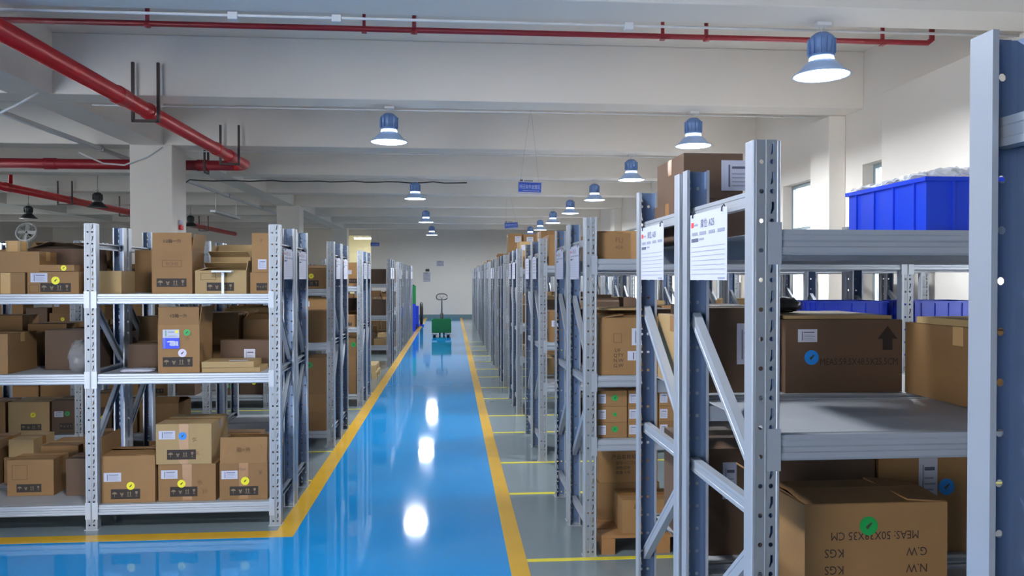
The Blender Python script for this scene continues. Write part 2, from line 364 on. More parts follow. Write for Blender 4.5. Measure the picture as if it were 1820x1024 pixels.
for i in range(25):
    x = -5.0 + i*5.3/24; pts.append((x, 15.22, 3.56-.02*abs(math.sin(i*.9))-.01*random.random()))
pts = [(-5.1, 14.2, 3.28), (-5.05, 14.8, 3.35), (-5.02, 15.1, 3.5)] + pts
pts = [(a, b_-.02, c_-.03) for a, b_, c_ in pts]
c = MB().tube([Vector(p)-Vector(pts[0]) for p in pts], .012, 8).obj('electric_cable', 'black_rubber', loc=pts[0]); tag(c, 'black cable sagging along a ceiling beam in the middle distance', 'cable')
t = empty('cable_trunking', (-5.12, 4, 3.50)); tag(t, 'white cable trunking hung from the ceiling, running away on the left', 'trunking')
mb = MB(); mb.box(-.035,.035,0,22,0,.05); mb.obj('trunking_run', 'white_plastic', t, bevel=.004)
for y in (4.4, 7.7, 10.9, 14.1, 17.2):
    mb = MB(); mb.box(-.05,.05,y-.02,y+.02,-.006,.0); mb.box(-.008,.008,y-.008,y+.008,.05,.73); mb.box(-.05,-.04,y-.02,y+.02,0,.06); mb.box(.04,.05,y-.02,y+.02,0,.06); mb.obj('trunking_hanger', 'galvanised', t)
conduit('wiring_conduit', 'thin white conduit bending down from the beam to the trunking', [(-4.3, 8.42, 3.57), (-4.55, 8.42, 3.42), (-4.8, 8.42, 3.3), (-5.1, 8.42, 3.3), (-5.9,8.42,3.36)], .014, 'white_plastic')
conduit('wiring_conduit', 'thin white conduit bending from the trunking to the column top', [(-5.1, 11.0, 3.36), (-4.95, 11.4, 3.27), (-4.72, 11.55, 3.27), (-4.4,11.56,3.4), (-4.2, 11.57, 3.54)], .012, 'white_plastic')
# square duct lamp frame seen behind the column
t = empty('strip_light', (-5.12, 17.0, 3.05)); tag(t, 'unlit strip light hung below the trunking behind the near column', 'light')
MB().box(-.06,.06,0,2.0,0,.06).obj('light_body', 'galvanised', t, bevel=.006)
for y in (.2, 1.8): MB().box(-.006,.006,y-.006,y+.006,.06,.445).obj('hanging_rod', 'galvanised', t)
# alarm box on column
t = empty('alarm_box', (-4.068, 11.9, 2.40)); tag(t, 'small red and white alarm box on the side of the near column', 'alarm')
MB().box(.002,.04,-.06,.06,-.04,.03).obj('box_body', 'red_print', t, bevel=.008); MB().box(.002,.03,-.07,.07,.04,.10).obj('box_sign', 'paper', t)
# ------------------------------------------------------------ hanging signs
def sign(x0, x1, y, z0, z1, txt, label, top=ZS, sub=None, cable=True, tilt=0.0):
    cx = (x0+x1)/2; t = empty('hanging_sign', (cx, y, z0)); t.rotation_euler = (0, R(tilt), 0); tag(t, label, 'sign', 'blue hanging signs'); W = (x1-x0)/2; H = z1-z0
    mb = MB(); mb.box(-W, W, -.008, .008, 0, H, 0); mb.box(-W+.008, W-.008, -.0095, -.008, H*.17, H*.93, 1); mb.box(-W+.008, W-.008, .008, .0095, H*.17, H*.93, 1)
    add_text(mb, txt, 0, -.0105, H*.45, H*.36, 2, squeeze=min(1.0, (2*W*.9)/(len(txt)*H*.36)))
    mb.box(-W*.6, W*.8, -.0105, -.0095, H*.26, H*.29, 2)
    mb.obj('sign_board', ['paper', 'sign_blue', 'icon_sign'], t)
    mb = MB(); mb.box(-W*.85, -W*.6, -.004, .004, H, H+.028, 0); mb.box(-W*.5, W*.25, -.003, .003, H+.004, H+.016, 0); mb.obj('logo_crest', 'paper_print', t)
    mb = MB(); mb.tube([(-W*.8,0,H+.02),(-W*.1,0,top-z0)], .002, 5); mb.tube([(W*.75,0,H),(-W*.1,0,top-z0)], .002, 5); mb.obj('hanging_wire', 'galvanised', t)
mat('icon_sign', srgb(190, 205, 240), 0.5)
sign(.993, 1.35, 11.56, 2.90, 3.09, '待压铆件放置区', 'nearest blue hanging sign with white lettering above the right racks', tilt=1.5)
sign(1.436, 1.805, 20.9, 2.98, 3.16, '原材料待检区', 'smaller tilted blue hanging sign, farther along above the right racks', tilt=-4)
sign(-3.158, -2.812, 30.3, 2.88, 3.03, '成品仓库区', 'farthest blue hanging sign near the lit doorway in the far wall')
# wall notices
for x0, x1, z0, z1, l in ((-.625,-.325,2.14,2.35,'small wide paper notice high on the far white wall'), (-1.179,-.879,1.49,1.88,'tall paper notice pinned lower on the far white wall')):
    mb = MB(); mb.box(x0-x0, x1-x0, -.004, 0, 0, z1-z0)
    n = int((z1-z0)/.05)
    for i in range(n): mb.box(.03, (x1-x0)*(.9 if i % 3 else .6), -.006, -.004, .03+i*.05, .045+i*.05, 1)
    mb.box(.05, .2, -.006, -.004, z1-z0-.03, z1-z0-.01, 2)
    tag(mb.obj('wall_notice', ['paper', 'grey_print', 'paper_print'], loc=(x0, WY1-.001, z0)), l, 'notice')
tag(MB().box(-.08,.08,-.03,0,0,.1).obj('wall_clock', 'black_plastic', loc=(-1.0, WY1-.001, 1.92)), 'small dark box fixed above the tall notice on the far wall', 'box')
# lamp in back room
t = empty('tube_light', (-3.55, WY1+.6, 3.30)); tag(t, 'lit fluorescent tube glowing in the far doorway', 'light')
MB().box(-.55,.55,-.05,.05,.03,.08).obj('light_body', 'white_plastic', t); MB().tube([(-.5,0,0),(.5,0,0)], .03, 10).obj('light_tube', 'tube_glow', t, True)
MB().box(-.4,-.38,-.01,.01,.08,.2).box(.38,.4,-.01,.01,.08,.2).obj('hanging_rod', 'white_plastic', t)
o = area('tube_light_glow', (-3.55, WY1+.6, 3.25), (0,0,0), 1, .1, 16, (1,.97,.88))
# ------------------------------------------------------------ racks
UW, UD, PT = 0.075, 0.05, 0.076
def poly_circle(cx, cz, r, n=8): return [(cx+r*math.cos(2*math.pi*i/n+.39), cz+r*math.sin(2*math.pi*i/n+.39)) for i in range(n)]
def web_cell():
    outer = [(-.027, 0), (.027, 0), (.027, PT), (-.027, PT)]
    holes = [poly_circle(-.0135, .020, .0064), poly_circle(.0145, .020, .0064)]
    for cx in (.0145,):
        holes.append([(cx-.005, .038), (cx-.0005, .038), (cx+.006, .051), (cx+.006, .069), (cx-.001, .069), (cx-.001, .054)])
    loops = [[Vector((a, b_, 0)) for a, b_ in p] for p in [outer]+holes]
    tris = tessellate_polygon(loops); pts = [p for l in loops for p in l]
    return [(p.x, p.y) for p in pts], [tuple(t) for t in tris]
_wc = web_cell()
def upright_mesh(h):
    mb = MB(); n = int(h/PT); pts, tris = _wc
    for i in range(n):
        z = i*PT + .01
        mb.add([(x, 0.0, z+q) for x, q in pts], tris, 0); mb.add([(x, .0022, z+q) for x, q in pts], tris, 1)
    zt = n*PT+.01
    for a, b_ in ((0, .01), (zt, h)):
        if b_ > a: mb.box(-.027, .027, 0, .0022, a, b_, 0)
    for s in (-1, 1):
        # ridged edge strip, flange and lip
        out = [(s*.027, 0), (s*.0295, -.0015), (s*.0345, -.0015), (s*.0375, .002), (s*.0375, UD), (s*.028, UD)]
        inn = [(s*.027, .0022), (s*.0353, .0035), (s*.0353, UD-.002), (s*.028, UD-.002)]
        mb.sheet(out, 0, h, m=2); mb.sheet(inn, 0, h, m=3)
        a = [(x, y, h) for x, y in out[:5]]; bq = [(x, y, h) for x, y in inn[::-1]]
        mb.add(a+bq, [tuple(range(len(a+bq)))], 2)
    # centre ridge on the outer face
    mb.sheet([(-.003,0),(-.0015,-.0012),(.0015,-.0012),(.003,0)], 0, h, m=0)
    mb.box(-.044, .044, -.008, UD+.006, -.0, .004, 2)
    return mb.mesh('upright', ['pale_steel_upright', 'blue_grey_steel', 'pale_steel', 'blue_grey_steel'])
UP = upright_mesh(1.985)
def brace_mesh(p, q):
    # C-channel between two points (y, z); the flat faces the aisle (-X or +X)
    a = Vector((0, p[0], p[1])); b_ = Vector((0, q[0], q[1])); d = (b_-a); L = d.length; d.normalize()
    n = Vector((0, -d.z, d.y)); mb = MB(); hw = .021
    prof = [(-.012, -hw), (-.012, -hw*.45), (-.009, -hw*.3), (-.009, hw*.3), (-.012, hw*.45), (-.012, hw), (.014, hw), (.014, hw-.008), (.0125, hw-.008), (.0125, hw-.002), (-.0105, hw-.002), (-.0105, -hw+.002), (.0125, -hw+.002), (.0125, -hw+.008), (.014, -hw+.008), (.014, -hw)]
    vs = []
    for t in (0, L):
        for x, s in prof: vs.append(a + d*t + n*s + Vector((x, 0, 0)))
    k = len(prof); fs = [(i, (i+1) % k, k+(i+1) % k, k+i) for i in range(k)]
    mb.add(vs, fs)
    return mb.mesh('brace', ['pale_steel'])
def brace_set(D, flip):
    y0, y1 = .012, D-.012
    segs = [((y0, 1.842), (y1, 1.842)), ((y0, 1.012), (y1, 1.012)), ((y0, .17), (y1, .17))]
    a, b_ = (y0+.01, y1-.01)
    if flip: segs += [((a, 1.49), (b_, 1.07)), ((b_, .95), (a, .50))]
    else: segs += [((b_, 1.50), (a, 1.09)), ((a, .94), (b_, .48))]
    return [brace_mesh(*s) for s in segs]
BR = {}
def rail_mesh(L, h):
    mb = MB()
    prof = [(0.0, 0.0), (0.0, -.012), (-.0035, -.016), (-.0035, -.028), (0, -.033), (0, -h*.66), (-.0045, -h*.7), (-.0045, -h+.006), (-.001, -h), (.034, -h), (.034, -.016), (.02, -.016), (.02, 0)]
    mb.prism(prof, -L/2, L/2, 'x')
    for s in (-1, 1):
        x = s*(L/2); a, b_ = (x-.001, x+.034) if s > 0 else (x-.034, x+.001)
        mb.box(a, b_, -.0105, -.0075, -h-.025, .018)
    return mb.mesh('rail', ['pale_steel'])
def deck_mesh(L, W):
    mb = MB(); mb.box(-L/2, L/2, 0, W, -.003, 0.0)
    for i in range(4):
        x = -L/2 + L*(i+.5)/4; mb.box(x-.02, x+.02, .0, W, -.014, -.004)
    n = 3
    return mb.mesh('shelf_panel', ['shelf_steel'])
RC = {}
def rack(x0, y0, bays_w, D, levels, dirx, flip, label, group):
    r = empty('steel_rack', (x0, y0, 0)); tag(r, label, 'rack', group)
    def child(name, me, loc, rz=0):
        o = bpy.data.objects.new(name, me); o.parent = r; o.location = loc; o.rotation_euler = (0, 0, rz); C.objects.link(o); return o
    if (D, flip) not in BR: BR[(D, flip)] = brace_set(D, flip)
    xs = [0.0]
    for b_ in bays_w: xs.append(xs[-1]+b_)
    for b_ in bays_w:
        L = round(b_-UW-.002, 4)
        if (L, .066) not in RC: RC[(L, .066)] = (rail_mesh(L, .066), None)
        if (L, D) not in RC: RC[(L, D)] = deck_mesh(L, D-.08)
    for x in xs:
        x *= dirx
        child('upright', UP, (x, 0, 0)); child('upright', UP, (x, D, 0), math.pi)
        for m_ in BR[(D, flip)]: child('brace', m_, (x, 0, 0), 0)
    for k, b_ in enumerate(bays_w):
        x = dirx*(xs[k]+b_/2); L = round(b_-UW-.002, 4)
        for z in levels:
            child('rail', RC[(L, .066)][0], (x, .008, z-.001)); child('rail', RC[(L, .066)][0], (x, D-.008, z-.001), math.pi)
            child('shelf_panel', RC[(L, D)], (x, .04, z-.0015))
    return r
RX, LXR = 0.806, -1.162
RP, LP = 1.93, 1.165
ordn = ['nearest', 'second', 'third', 'fourth', 'fifth', 'sixth', 'seventh', 'eighth', 'ninth', 'tenth', 'eleventh', 'farthest']
# right: depth .60 twice per group; left: .49
RG = []; y = 4.43
RLV0, RLV = [1.758, 1.225, .645], [1.745, 1.06, .685, ]
R_rows = [(1.92, .60, RLV0), ]
for k in range(11): R_rows.append((4.43+2.35*k, .62, RLV))
L_rows = [5.16, 7.50, 9.87, 14.25, 16.6, 18.95, 21.3]
LLV = [1.53, 1.01, .16]
rack(RX, .4925, [RP], .60, RLV0, 1, True, 'steel rack at the right edge, closest of all to the camera', 'racks right of the lane')
for gi, (y, D, lv) in enumerate(R_rows):
    for j in range(2):
        rack(RX, y+j*(D+.045), [RP, 1.62], D, lv, 1, False, 'pale steel rack, %s half of the %s double rack right of the blue lane' % (['front', 'back'][j], ordn[gi]), 'racks right of the lane')
LNB = [3, 4, 4, 4, 2, 2, 2]
for gi, y in enumerate(L_rows):
    for j in range(2):
        rack(LXR, y+j*.51, [LP]*LNB[gi], .475, LLV if gi != 3 else [1.53, .95, .40], -1, True, 'pale steel rack, %s half of the %s double rack left of the blue lane' % (['front', 'back'][j], ordn[gi] if gi < 6 else 'farthest'), 'racks left of the lane')
# ------------------------------------------------------------ location sheets on the end frames
def sheet_obj(x, y0, y1, z0, z1, label, group, detail=True, side=-1, tilt=0.03):
    W, H = y1-y0, z1-z0
    t = empty('location_sheet', (x, (y0+y1)/2, z1)); t.rotation_euler = (0, 0, R(-90) if side < 0 else R(90)); tag(t, label, 'sign', group)
    T = Matrix.Rotation(tilt*(1 if True else -1), 4, 'Y')
    mb = MB(); mb.box(-W/2, W/2, 0, .0015, -H, 0, 0)
    f = -.0008
    if detail:
        mb.box(-W/2+.012, -W/2+.035, f, 0, -.042, -.026, 3); mb.box(-W/2+.04, -W/2+.075, f, 0, -.038, -.032, 2)
        add_text(mb, '库位: A25', .0, f, -.045, .030, 1)
        for i, (a, b_) in enumerate(((-.44, -.28), (-.22, -.04), (.04, .2), (.27, .44))): mb.box(W*a, W*b_, f, 0, -.068, -.058, 2)
        mb.box(-W*.46, -W*.26, f, 0, -.088, -.077, 1); mb.box(-W*.23, -W*.10, f, 0, -.084, -.078, 2)
        for i in range(7): mb.box(-W*.46, W*.44, f, 0, -.105-i*.014, -.104-i*.014, 2)
        mb.box(W*.28, W*.45, f, 0, -H+.004, -H+.009, 2)
    else:
        for i in range(5): mb.box(-W*.4, W*.38, f, 0, -.04-i*.028, -.034-i*.028, 2)
    mb.obj('sheet_paper', ['paper', 'paper_print', 'grey_print', 'red_print'], t)
    mb = MB()
    for s in (-.40, .40): mb.tube([(W*s, -.004, -.012), (W*s, -.003, .0), (W*s, .003, .008), (W*s, .008, -.004)], .002, 5)
    mb.obj('binder_clip', 'black_plastic', t)
    return t
for gi, (y, D, lv) in enumerate(R_rows):
    for j in range(2):
        yy = y + j*(D+.045)
        sheet_obj(RX-.042, yy+.17, yy+.50, 1.625, 1.832, 'white location sheet clipped to the %s half of the %s right-hand double rack' % (['front','back'][j], ordn[gi]), 'sheets on the right end frames', detail=(gi < 2))
for gi, y in enumerate(L_rows):
    for j in range(2):
        yy = y + j*.51
        sheet_obj(LXR+.042, yy+.10, yy+.38, 1.625, 1.832, 'white location sheet clipped to the %s half of the %s left-hand double rack' % (['front','back'][j], ordn[gi]), 'sheets on the left end frames', detail=(gi < 2), side=1)
# ------------------------------------------------------------ cartons
def fmb(mb, x0, x1, z0, z1, m, y=-.0008): mb.box(x0, x1, y, .0002, z0, z1, m)
def icons(mb, x, z, W, H, y0, n=4):
    # dark handling strip with umbrella, glass, arrows and hand signs; x,z = lower-left corner
    mb.box(x, x+W, y0-.0006, y0, z, z+H, 2); yy = y0-.0011; c = W/n
    def P(pts, m=3): mb.add([(px, yy, pz) for px, pz in pts], [tuple(range(len(pts)))], m)
    for i in range(n):
        cx = x+c*(i+.5); cz = z+H*.5; s = min(c, H)*.36
        if i == 0:
            P([(cx-s, cz), (cx-s*.7, cz+s*.6), (cx, cz+s*.9), (cx+s*.7, cz+s*.6), (cx+s, cz)]); P([(cx-.1*s, cz-s), (cx+.1*s, cz-s), (cx+.1*s, cz), (cx-.1*s, cz)])
        elif i == n-1:
            P([(cx-s*.5, cz+s), (cx-s*.4, cz+.1*s), (cx, cz-.1*s), (cx+s*.4, cz+.1*s), (cx+s*.5, cz+s)]); P([(cx-.08*s, cz-s), (cx+.08*s, cz-s), (cx+.08*s, cz), (cx-.08*s, cz)]); P([(cx-.4*s, cz-s), (cx+.4*s, cz-s), (cx+.4*s, cz-s*.85), (cx-.4*s, cz-s*.85)])
        elif i == n-2:
            for q in (-.45, .45):
                P([(cx+(q-.14)*s, cz-s*.7), (cx+(q+.14)*s, cz-s*.7), (cx+(q+.14)*s, cz+s*.4), (cx+(q-.14)*s, cz+s*.4)]); P([(cx+(q-.35)*s, cz+s*.4), (cx+(q+.35)*s, cz+s*.4), (cx+q*s, cz+s)])
            P([(cx-s, cz-s), (cx+s, cz-s), (cx+s, cz-s*.85), (cx-s, cz-s*.85)])
        else:
            P([(cx-s*.7, cz+s*.5), (cx-s*.4, cz-.4*s), (cx+s*.4, cz-.4*s), (cx+s*.7, cz+s*.5), (cx+s*.3, cz+s*.5), (cx, cz), (cx-.3*s, cz+s*.5)]); P([(cx-.35*s, cz-s*.9), (cx+.35*s, cz-s*.9), (cx+.35*s, cz-.55*s), (cx-.35*s, cz-.55*s)])
CM = ['cardboard', 'brown_tape', 'black_print', 'icon_print', 'faint_print', 'cardboard_inside', 'clear_tape']
FILL_N = [0]
KEEP = {1, 3, 4, 5, 6, 8, 9, 10, 11, 14, 15, 16, 17, 18, 19, 20, 21, 23, 25, 26, 27, 28, 29, 30, 32, 35, 36, 37, 41, 43, 47, 50, 51, 55, 56, 57, 58, 59, 60, 61, 62, 64, 65, 66, 67, 68, 69, 70, 71, 72, 73, 79, 82, 83, 84, 85, 86, 89, 92, 93, 94, 98, 100, 101, 102, 103, 104, 105, 106, 107, 112, 113, 114, 115, 116, 120, 121, 122, 123, 124, 127, 128, 129, 131, 132, 133, 134, 135, 136, 137, 138, 140, 141, 142, 143, 144, 151, 154, 155, 156, 157, 158, 159, 160, 161, 162, 164, 167, 170, 177, 179, 180, 181, 188, 195, 197, 199, 202, 203, 204, 205, 206, 209, 210, 213, 214, 215, 216, 217, 218, 219, 220, 221, 222, 224, 225, 227, 228, 229, 251, 252, 256, 263, 264, 266, 267, 271, 273, 279, 280, 281, 282, 283, 284, 285, 286, 287, 288, 289, 297, 304, 305, 307, 308, 311, 312, 313, 317, 318, 319, 320, 322, 330, 338, 346, 347, 349, 351, 352, 353, 356, 357, 360, 361, 364, 365, 368, 369, 370, 373, 374, 375, 376, 377, 381, 382, 384, 389, 392, 393, 399, 401, 402, 403, 404, 415, 417, 419, 420, 421, 423, 424, 426, 427, 428, 429, 432, 433, 434, 436, 438, 440, 441, 443, 444, 447, 451, 452, 454}   # the fillers that show from in front of the aisle or a step to the side
MINOR = set()
minor_mb = MB()
def carton(label, x0, x1, y0, z0, h, d, col='cardboard', open_=False, flaps=None, strip=None, texts=(), rects=(), stickers=(), papers=(), tape=True, rz=0.0, group='cartons on the racks', tapec=1, name='carton', bulge=0.0, ftape=False, fill_=False):
    """front face at y0; flaps: dict side->(angle from horizontal-inward, length). stickers (x, z, r, colour); papers (x, z, w, h) measured from the lower-left front corner"""
    if fill_:
        FILL_N[0] += 1
        if FILL_N[0] not in KEEP: return None
        if FILL_N[0] in MINOR:
            minor_mb.box(x0, x1, y0, y0+d, z0, z0+h, {'cardboard': 0, 'cardboard_dark_or_shaded': 1, 'cardboard_pale': 2}[col]); minor_mb.box(x0-.0005, x1+.0005, y0+d/2-.02, y0+d/2+.02, z0+h-.05, z0+h+.0006, 3); return None
    W = x1-x0; mats = [col]+CM[1:]; mb = MB(); x, X = -W/2, W/2
    if not open_:
        mb.box(x, X, 0, d, 0, h-.004, 0)
        # two top flaps meeting in a seam
        g = .0015
        mb.box(x, X, 0, d/2-g, h-.004, h, 0); mb.box(x, X, d/2+g, d, h-.004, h, 0); mb.box(x+.004, X-.004, d/2-g, d/2+g, h-.006, h-.003, 5)
        if tape:
            mb.box(x-.0006, X+.0006, d/2-.025, d/2+.025, h-.0002, h+.0006, tapec)
            mb.box(x-.0006, x, d/2-.025, d/2+.025, max(0, h-.06), h, tapec); mb.box(X, X+.0006, d/2-.025, d/2+.025, max(0, h-.06), h, tapec)
    else:
        t = .005
        mb.box(x, X, 0, t, 0, h, 0); mb.box(x, X, d-t, d, 0, h, 0); mb.box(x, x+t, t, d-t, 0, h, 0); mb.box(X-t, X, t, d-t, 0, h, 0); mb.box(x+t, X-t, t, d-t, 0, t, 0)
    if ftape:
        mb.box(-.03, .03, -.0005, 0, 0, h, tapec)
    if strip: icons(mb, x+strip[0], strip[1], strip[2], strip[3], 0)
    for (a, b_, c_, e) in rects:   # printed outline
        q = .003
        for bx in ((a, a+c_, b_, b_+q), (a, a+c_, b_+e-q, b_+e), (a, a+q, b_+q, b_+e-q), (a+c_-q, a+c_, b_+q, b_+e-q)): mb.box(x+bx[0], x+bx[1], -.0006, 0, bx[2], bx[3], 4)
    for tx in texts:
        s, a, b_, sz = tx[:4]; rot = tx[4] if len(tx) > 4 else 0.0; sq = tx[5] if len(tx) > 5 else 1.0; mi = tx[6] if len(tx) > 6 else 2
        al = tx[7] if len(tx) > 7 else 'CENTER'
        add_text(mb, s, x+a, -.0009, b_, sz, mi, rot, al, sq)
    o = mb.obj(name, mats, bevel=.0) ; o.location = (x0+W/2, y0, z0); o.rotation_euler = (0, 0, R(rz)); tag(o, label, 'box', group)
    if fill_: o['fill_n'] = FILL_N[0]
    if open_ and flaps:
        for side, (ang, ln) in flaps.items():
            fm = MB(); t = .0045; a = R(ang)
            # flap hinge at the top edge; ang 0 closes inwards, 90 stands up, 180 lies outwards
            if side in ('front', 'back'):
                fm.box(x+.003, X-.003, 0, ln, -t/2, t/2, 0); fo = fm.obj('flap', [col, 'cardboard_inside'], o)
                fo.location = (0, .002 if side == 'front' else d-.002, h); fo.rotation_euler = (a, 0, 0) if side == 'front' else (-a, 0, R(180)); 
                if side == 'back': fo.rotation_euler = (a, 0, math.pi)
            else:
                fm.box(0.004-d/2, d/2-.004, 0, ln, -t/2, t/2, 0); fo = fm.obj('flap', [col, 'cardboard_inside'], o)
                fo.location = (x+.002 if side == 'left' else X-.002, d/2, h)
                fo.rotation_euler = (a, 0, R(-90) if side == 'left' else R(90))
            if side == 'front' and isinstance(ln, float):
                o['front_flap'] = 0; del o['front_flap']
    for (a, b_, r_, c_) in stickers:
        sm = MB(); n = 20
        sm.lathe([(.0001, .0012), (r_, .0012), (r_, 0), (.0001, 0)], n); 
        sm.add([(-r_*.35, -r_*.1, .0016), (-r_*.1, -r_*.35, .0016), (r_*.4, r_*.3, .0016), (r_*.25, r_*.4, .0016)], [(0, 1, 2, 3)], 1)
        so = sm.obj('round_sticker', [c_, 'sticker_mark'], o); so.location = (x+a, 0, b_); so.rotation_euler = (R(90), 0, 0)
        so['label'] = {'sticker_yellow': 'yellow round sticker', 'sticker_blue': 'blue round sticker', 'sticker_green': 'green round sticker', 'sticker_white': 'pale round sticker'}[c_]
    for (a, b_, pw, ph) in papers:
        pm = MB(); pm.box(0, pw, -.0012, 0, 0, ph, 0)
        pm.box(pw*.2, pw*.24, -.0018, -.0012, ph*.12, ph*.85, 1); pm.box(pw*.30, pw*.85, -.0018, -.0012, ph*.72, ph*.80, 1)
        for i in range(4): pm.box(pw*.30, pw*(.9-.12*(i % 2)), -.0018, -.0012, ph*(.14+.13*i), ph*(.14+.13*i)+ph*.04, 2)
        po = pm.obj('shipping_label', ['paper', 'paper_print', 'grey_print'], o); po.location = (x+a, 0, b_); po['label'] = 'white printed label'
    return o
# ---- cartons one by one: nearest left rack, top shelf
S = .155
YT, YB, YG, YW = 'sticker_yellow', 'sticker_blue', 'sticker_green', 'sticker_white'
GL1 = 'cartons on the nearest left rack'
def cl(label, *a, **k): k.setdefault('group', GL1); return carton(label, *a, **k)
cl('tall brown carton with raised flap and boxed lettering, top shelf near the column', -1.956, -1.70, 5.20, 1.53, .285, .24, open_=True, flaps={'front': (88, .115), 'right': (100, .11), 'left': (60, .11), 'back': (60, .11)}, col='cardboard',
   strip=(.03, .045, .19, .055), rects=[(.065, .175, .125, .045)], texts=[('ROHS', .128, .186, .030, 0, 1, 4), ('1/2箱一外', .128, .335, .028, 0, 1, 2)])
cl('wide yellowish carton with a dark handling strip, top shelf right of the tall one', -1.685, -1.355, 5.21, 1.53, .150, .26, col='cardboard_pale', open_=True, flaps={'right': (100, .07), 'back': (35, .1), 'front': (4, .11), 'left': (15, .08)},
   strip=(.075, .018, .175, .055), rects=[(.035, .09, .10, .045)])
cl('open pale carton standing behind the yellowish one on the top shelf', -1.67, -1.40, 5.49, 1.53, .25, .14, col='cardboard_pale', open_=True, flaps={'front': (150, .07), 'back': (95, .09), 'left': (80, .08)})
cl('lower brown carton half hidden behind the right end upright, top shelf', -1.335, -1.215, 5.23, 1.53, .14, .25, strip=(.04, .02, .07, .05))
cl('tall brown carton stacked beside the right end upright, top shelf', -1.325, -1.215, 5.235, 1.672, .26, .23, papers=[(.04, .02, .055, .065)], texts=[('3', .06, .20, .03, 0, 1, 4)], tape=False)
cl('brown carton with white label and yellow sticker, top shelf, left bay', -2.74, -2.42, 5.21, 1.53, .145, .22, strip=(.08, .012, .19, .058), papers=[(.02, .075, .105, .06)], stickers=[(.175, .087, .026, YT)], rects=[(.01,.01,.06,.05)])
cl('flat brown carton with yellow sticker lying on another, top shelf, left bay', -2.665, -2.45, 5.212, 1.678, .04, .20, stickers=[(.15, .02, .018, YT)])
cl('pale carton peeking out behind the left upright, top shelf', -2.395, -2.19, 5.30, 1.53, .15, .22, col='cardboard_pale', tape=False)
cl('dark open carton with spread flaps, behind on the top shelf, left bay', -2.86, -2.42, 5.44, 1.53, .30, .18, col='cardboard_dark_or_shaded', open_=True, flaps={'front': (12, .09), 'back': (30, .09), 'left': (20, .15), 'right': (15, .15)})
cl('brown carton at the left picture edge on the top shelf', -3.0, -2.76, 5.22, 1.53, .137, .2, ftape=True, tapec=6)
cl('wide brown carton stacked on the one at the left picture edge', -2.99, -2.67, 5.22, 1.669, .136, .22, rz=0, tapec=6)
cl('small pale carton on top of the wide brown one at the left edge', -2.91, -2.82, 5.28, 1.807, .07, .09, col='cardboard_pale', ftape=True, tapec=6)
# middle shelf
cl('tall brown carton with blue hand card and raised flap, middle shelf', -1.92, -1.655, 5.20, 1.01, .315, .27, open_=True, flaps={'front': (88, .12), 'right': (97, .12), 'left': (70, .1), 'back': (75, .1)},
   strip=(.03, .04, .19, .063), texts=[('1/2箱一外', .13, .365, .027, 0, 1, 2), ('米', .205, .245, .03, .2, 1, 4), ('沙', .19, .215, .03, .2, 1, 4)], stickers=[(.155, .13, .027, YW), (.185, .265, .022, YG)])
t = empty('hand_card', (-1.92+.085, 5.198, 1.17)); tag(t, 'blue and white card with a pointing hand stuck on the tall carton', 'card', None)
mb = MB(); mb.box(-.053, .053, -.003, -.0015, 0, .07, 0); mb.box(-.048, -.035, -.0035, -.003, 0.004, .066, 2)
hand = [(-.026,.045),(-.024,.049),(.0,.052),(.02,.050),(.03,.047),(.03,.020),(.02,.018),(.0,.018),(-.008,.022),(-.010,.030),(-.004,.036),(-.004,.040),(-.024,.041)]
mb.add([(a, -.0036, b_) for a, b_ in hand], [tuple(range(len(hand)))], 1); mb.box(.032, .045, -.0037, -.003, .018, .048, 1)
for q in (.025, .031, .037): mb.box(.0, .018, -.004, -.0036, q, q+.001, 0)
mb.obj('card_hand', ['blue_card', 'paper', 'sign_blue'], t)
mb = MB(); mb.box(-.053, .053, -.003, -.0015, .0705, .125, 0); mb.box(-.035, -.030, -.0035, -.003, .08, .12, 1); mb.box(-.02, .02, -.0035, -.003, .105, .112, 2); mb.box(-.02, .04, -.0035, -.003, .08, .084, 2); mb.box(.028, .046, -.0036, -.003, .102, .12, 3)
mb.obj('card_label', ['paper', 'sticker_green', 'grey_print', 'sticker_yellow'], t)
cl('flat brown carton, lower of two lying on the middle shelf', -1.645, -1.27, 5.21, 1.01, .030, .24, col='cardboard_pale', tape=False)
cl('flat brown carton with a white slip, upper of two on the middle shelf', -1.643, -1.31, 5.205, 1.042, .038, .24, col='cardboard_pale', tape=False, rz=1.5)
sl = MB().box(-.06, .06, -.02, .02, 0, .0015).obj('paper_slip', 'paper', loc=(-1.42, 5.26, 1.0815)); sl.rotation_euler = (0,0,.1); tag(sl, 'white paper slip lying on the flat cartons on the middle shelf', 'paper')
cl('shade-darkened carton with a grey label in the back of the middle shelf', -1.60, -1.24, 5.47, 1.01, .19, .15, col='cardboard_dark_or_shaded', papers=[(.16, .03, .075, .10)])  # dark cardboard stands in for the shade at the back of the shelf
cl('shade-darkened carton with a side seam in the back of the middle shelf, left bay', -2.75, -2.40, 5.44, 1.01, .27, .18, col='cardboard_dark_or_shaded')
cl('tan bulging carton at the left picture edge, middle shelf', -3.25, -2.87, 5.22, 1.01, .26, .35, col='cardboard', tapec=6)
cl('shade-darkened carton against the post in the back of the middle shelf', -2.20, -1.97, 5.42, 1.01, .17, .2, col='cardboard_dark_or_shaded')
